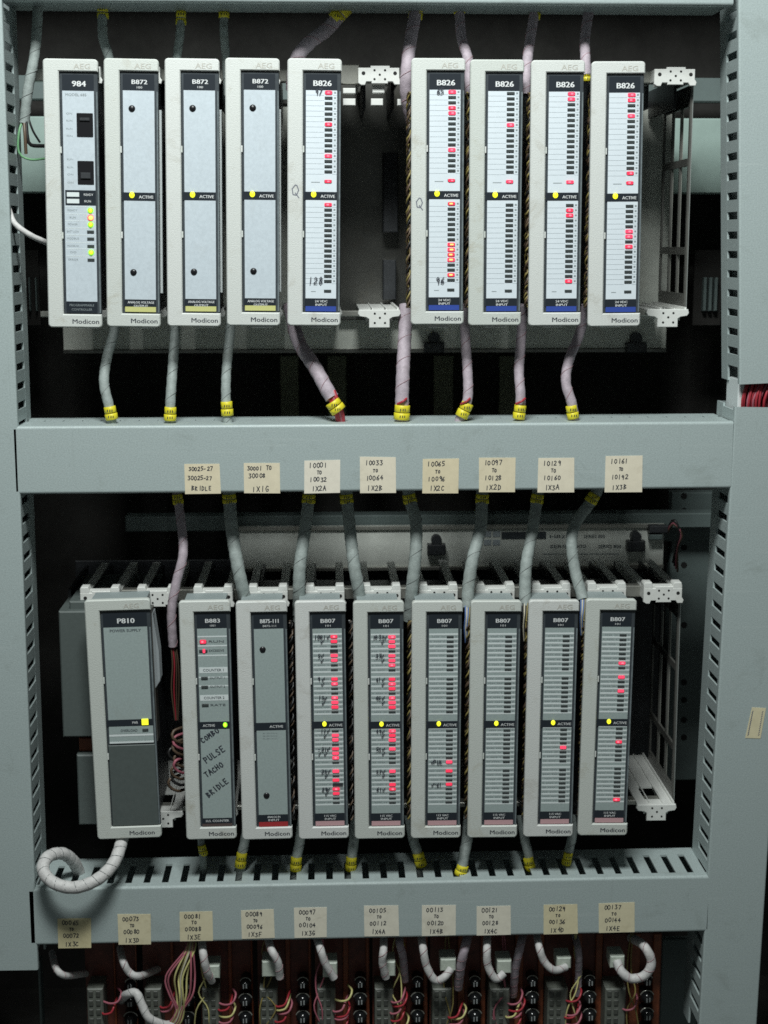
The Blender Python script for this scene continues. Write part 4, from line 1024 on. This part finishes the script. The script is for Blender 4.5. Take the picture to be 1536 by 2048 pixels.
for i, (pts, dia, pl, lb) in enumerate(bots):
    mk_ = [((799, 1882), (801, 1893), 44, 10.0)] if i == 12 else []
    sh = 29 if i < 10 or i == 14 else 24
    pts = [(a_, b_, c_ if j == 0 else max(5, c_-sh)) for j, (a_, b_, c_) in enumerate(pts)]
    t_ = cable('cable', pts, dia, 'cable_white' if i not in (10, 11, 12, 13) else 'cable_pink', lb, spiral='spiral_red' if i < 13 else 'spiral_dark', pitch=14, sp_r=.38, group=GR, markers=mk_)
    if pl:
        p = at(pl[0], pl[1], 18); l_ = t_.location/S; q = p-l_
        MB().box(q.x-pl[2]*.62, q.x+pl[2]*.62, -l_.y+15, -l_.y+40, q.z-pl[3]*.55, q.z+pl[3]*.55, 1.2).build('plug', 'plug_white', t_)
# loose wires on the lower left
tw = empty('wire_loop', at(380, 1880, 40), 'loose loop of thin pink and pale yellow wires hanging below the third yellowed label', 'wires')
base = tw.location/S; rn = random.Random(9)
for k in range(9):
    c_ = ('wire_pink', 'wire_yellow', 'wire_pink', 'wire_yellow', 'wire_cream', 'wire_pink', 'wire_yellow', 'wire_pink', 'wire_yellow')[k]
    bul = (-34, -16, -28, -8, -4, 16, 8, 24, 0)[k]
    pts = [(374+k*2.2, 1872, 30), (370+k*2.4, 1900, 10), (366+bul, 1952, 8+rn.uniform(-5, 5)), (366+bul*.8, 1990, 8+rn.uniform(-5, 5)), (352+k*2.0, 2020, 10), (335+k*3, 2048, 14), (290+k*4, 2075, 20)]
    MB().tube(spline([at(*p)-base for p in pts], 5), 1.15, 6).build('wire', c_, tw)
# relay boards
cols_u = [(375, 445), (492, 560), (612, 676), (728, 792), (845, 910), (962, 1026), (1078, 1140), (1194, 1252)]
GB2 = 'relay boards below the lower duct'
names_b = ['third', 'fourth', 'fifth', 'sixth', 'seventh', 'eighth', 'ninth', 'rightmost', 'leftmost', 'second']
for k in (0, 1, 2, 3, 4, 5, 6, 7, -2, -1):
    bx = 405+k*115.3
    o_ = at(bx, 2060, 60)
    t_ = empty('relay_board', o_, 'dark brown relay board with grey terminal block and black domed relays, %s of the row' % names_b[k], 'circuit board', GB2)
    b0 = t_.location/S
    def lp(mb):
        mb.v = [(a_-b0.x, b_-b0.y, c_-b0.z) for a_, b_, c_ in mb.v]; return mb
    p, q = at(bx-6, 1868, 60), at(bx+104, 2120, 60)
    lp(MB().box(p.x, q.x, 60, 63, q.z, p.z)).build('circuit_board', 'board_brown', t_)
    for du in (50, 96):
        p, q = at(bx+du, 1868, 55), at(bx+du+(12 if du < 60 else 7), 2120, 55)
        lp(MB().box(p.x, q.x, 55, 59.8, q.z, p.z, .8)).build('copper_strip', 'board_orange', t_)
    p, q = at(bx-1, 1978, 28), at(bx+36, 2120, 28)
    tb = lp(MB().box(p.x, q.x, 28, 59.6, q.z, p.z, 1.5)).build('terminal_block', 'block_grey', t_)
    mb = MB(); rn = random.Random(k)
    for i in range(6):
        pz = p.z-6-i*11
        for xx in (p.x+4.5, p.x+12.5): mb.box(xx-2.4, xx+2.4, 26.8, 28.2, pz-3.4, pz+3.4, .5)
    lp(mb).build('terminal_screw', 'block_dark', tb)
    for vv, rr_ in ((1965, 6.0), (1999, 7.4), (2034, 7.6), (2070, 7.8)):
        cpt = at(bx+84-(k-4)*.4, vv-k*.9+3, 42)
        rl_ = lp(MB().dome(cpt.x, cpt.z, rr_, rr_, 44, 8, 18, 6).disc(cpt.x, cpt.z, rr_+.2, 44, 59.5, 18)).build('relay', 'relay_black', t_)
        lp(MB().tube([(cpt.x+(rr_+.5)*math.cos(a_), 44.4, cpt.z+(rr_+.5)*math.sin(a_)) for a_ in [math.radians(20+14*n_) for n_ in range(11)]], .75, 6)).build('relay_rim', 'rack_metal', rl_)
        lp(MB().box(cpt.x-2.4, cpt.x-1.2, 35.6, 38, cpt.z-2.6, cpt.z+2.2).box(cpt.x+.8, cpt.x+2.2, 35.6, 38, cpt.z-2.2, cpt.z+2.6)).build('relay_print', 'relay_mark', rl_)
    ws = []
    for i in range(5 if k >= 0 else 2):
        c_ = ('wire_pink', 'wire_red', 'wire_yellow', 'wire_pink', 'wire_red')[(i+k) % 5] if k < 7 else ('wire_red', 'wire_yellow', 'wire_pink', 'wire_red', 'wire_red')[i]
        vv = 1998+i*12-k*1.2
        e_ = rn.uniform(-8, 7)
        if rn.random() < .22: continue
        vv += rn.uniform(-7, 7)
        pts = [at(bx+30, vv+8, 32), at(bx+40+e_, vv+13, 24), at(bx+55+e_, vv+9, 22), at(bx+62+e_, vv-8, 28), at(bx+60, vv-20, 52)]
        mb = MB().tube(spline(pts, 3), 1.25, 6); lp(mb).build('wire', c_, t_)
# red wires showing in the gap of the right duct
tr = empty('wire_bundle', at(1512, 812, 20), 'bundle of bright red wires showing in the gap between the two right ducts', 'wires')
base = tr.location/S; rn = random.Random(12)
for k in range(20):
    u0 = 1486+k*5.0
    for j in range(2):
        Yj = 12+j*10+rn.uniform(-3, 3); uu = u0+j*2.5
        pts = [(uu+rn.uniform(8, 22), 735, Yj+6), (uu+rn.uniform(2, 8), 775, Yj), (uu-rn.uniform(0, 7), 800, Yj-2), (uu-rn.uniform(2, 12), 850, Yj+8)]
        MB().tube(spline([at(*p)-base for p in pts], 5), 1.5, 6).build('wire', ('wire_red', 'wire_red', 'wire_pink')[(k+j) % 3], tr)
p, q = at(1476, 771, 14), at(1487, 812, 14)
tc_ = empty('duct_joint', at(1481, 812, 14), 'small pale bracket joining the two right ducts beside the red wires', 'bracket')
b0 = tc_.location/S
mb = MB().box(p.x, q.x, 13, 60, q.z-6, p.z+6, .6); mb.v = [(a_-b0.x, b_-b0.y, c_-b0.z) for a_, b_, c_ in mb.v]; mb.build('bracket_plate', 'strip_white', tc_)

p = at(1322, 1060, 235)
tcn = empty('wire_connector', p, 'small black connector with looped dark wires at the right end of the lower pale backplane', 'connector')
b0 = tcn.location/S
MB().box(-14, 9, 0, 14, -4, 5, 1).build('plug_body', 'housing', tcn)
MB().box(-13, 3, 2, 14, -13, -6, 1).build('plug_lower', 'cabinet_grey', tcn)
for k, (c_, e_) in enumerate((('wire_black', 0), ('wire_black', 3), ('wire_pink', 6), ('wire_brown', 9))):
    pts = [at(1335, 1056+k*3, 240), at(1348, 1040+e_, 225), at(1358+k*2, 1062+e_, 222), at(1352+k, 1095, 228), at(1346+k*3, 1125+e_*2, 245)]
    MB().tube(spline([q_-b0 for q_ in pts], 4), 1.5, 6).build('wire', c_, tcn)

rn = random.Random(31)
for k in range(2, 10):
    u0 = (lw[k][0]+lw[k][2])/2+rn.uniform(14, 30); c_ = ('wire_olive', 'wire_pink', 'wire_yellow')[k % 3]
    b0 = at(u0, 1868, 34)
    t_ = empty('loose_wires', b0, 'slack thin %s wires, %s such pair from the left below the lower duct' % ({'wire_yellow': 'pale yellow', 'wire_pink': 'pink', 'wire_olive': 'olive'}[c_], ('first', 'second', 'third', 'fourth', 'fifth', 'sixth', 'seventh', 'eighth')[k-2]), 'wires', 'loose thin wires among the relay boards')
    for j in range(2):
        pts = [at(u0+j*4, 1866, 46), at(u0+rn.uniform(-8, 8), 1905, 42), at(u0+rn.uniform(-14, 14), 1945, 36), at(u0+rn.uniform(-14, 14), 1985, 30), at(u0+rn.uniform(-20, 20), 2020, 26), at(u0+rn.uniform(-25, 25), 2075, 32)]
        MB().tube(spline([q_-b0 for q_ in pts], 5), 0.9, 6).build('wire', c_, t_)
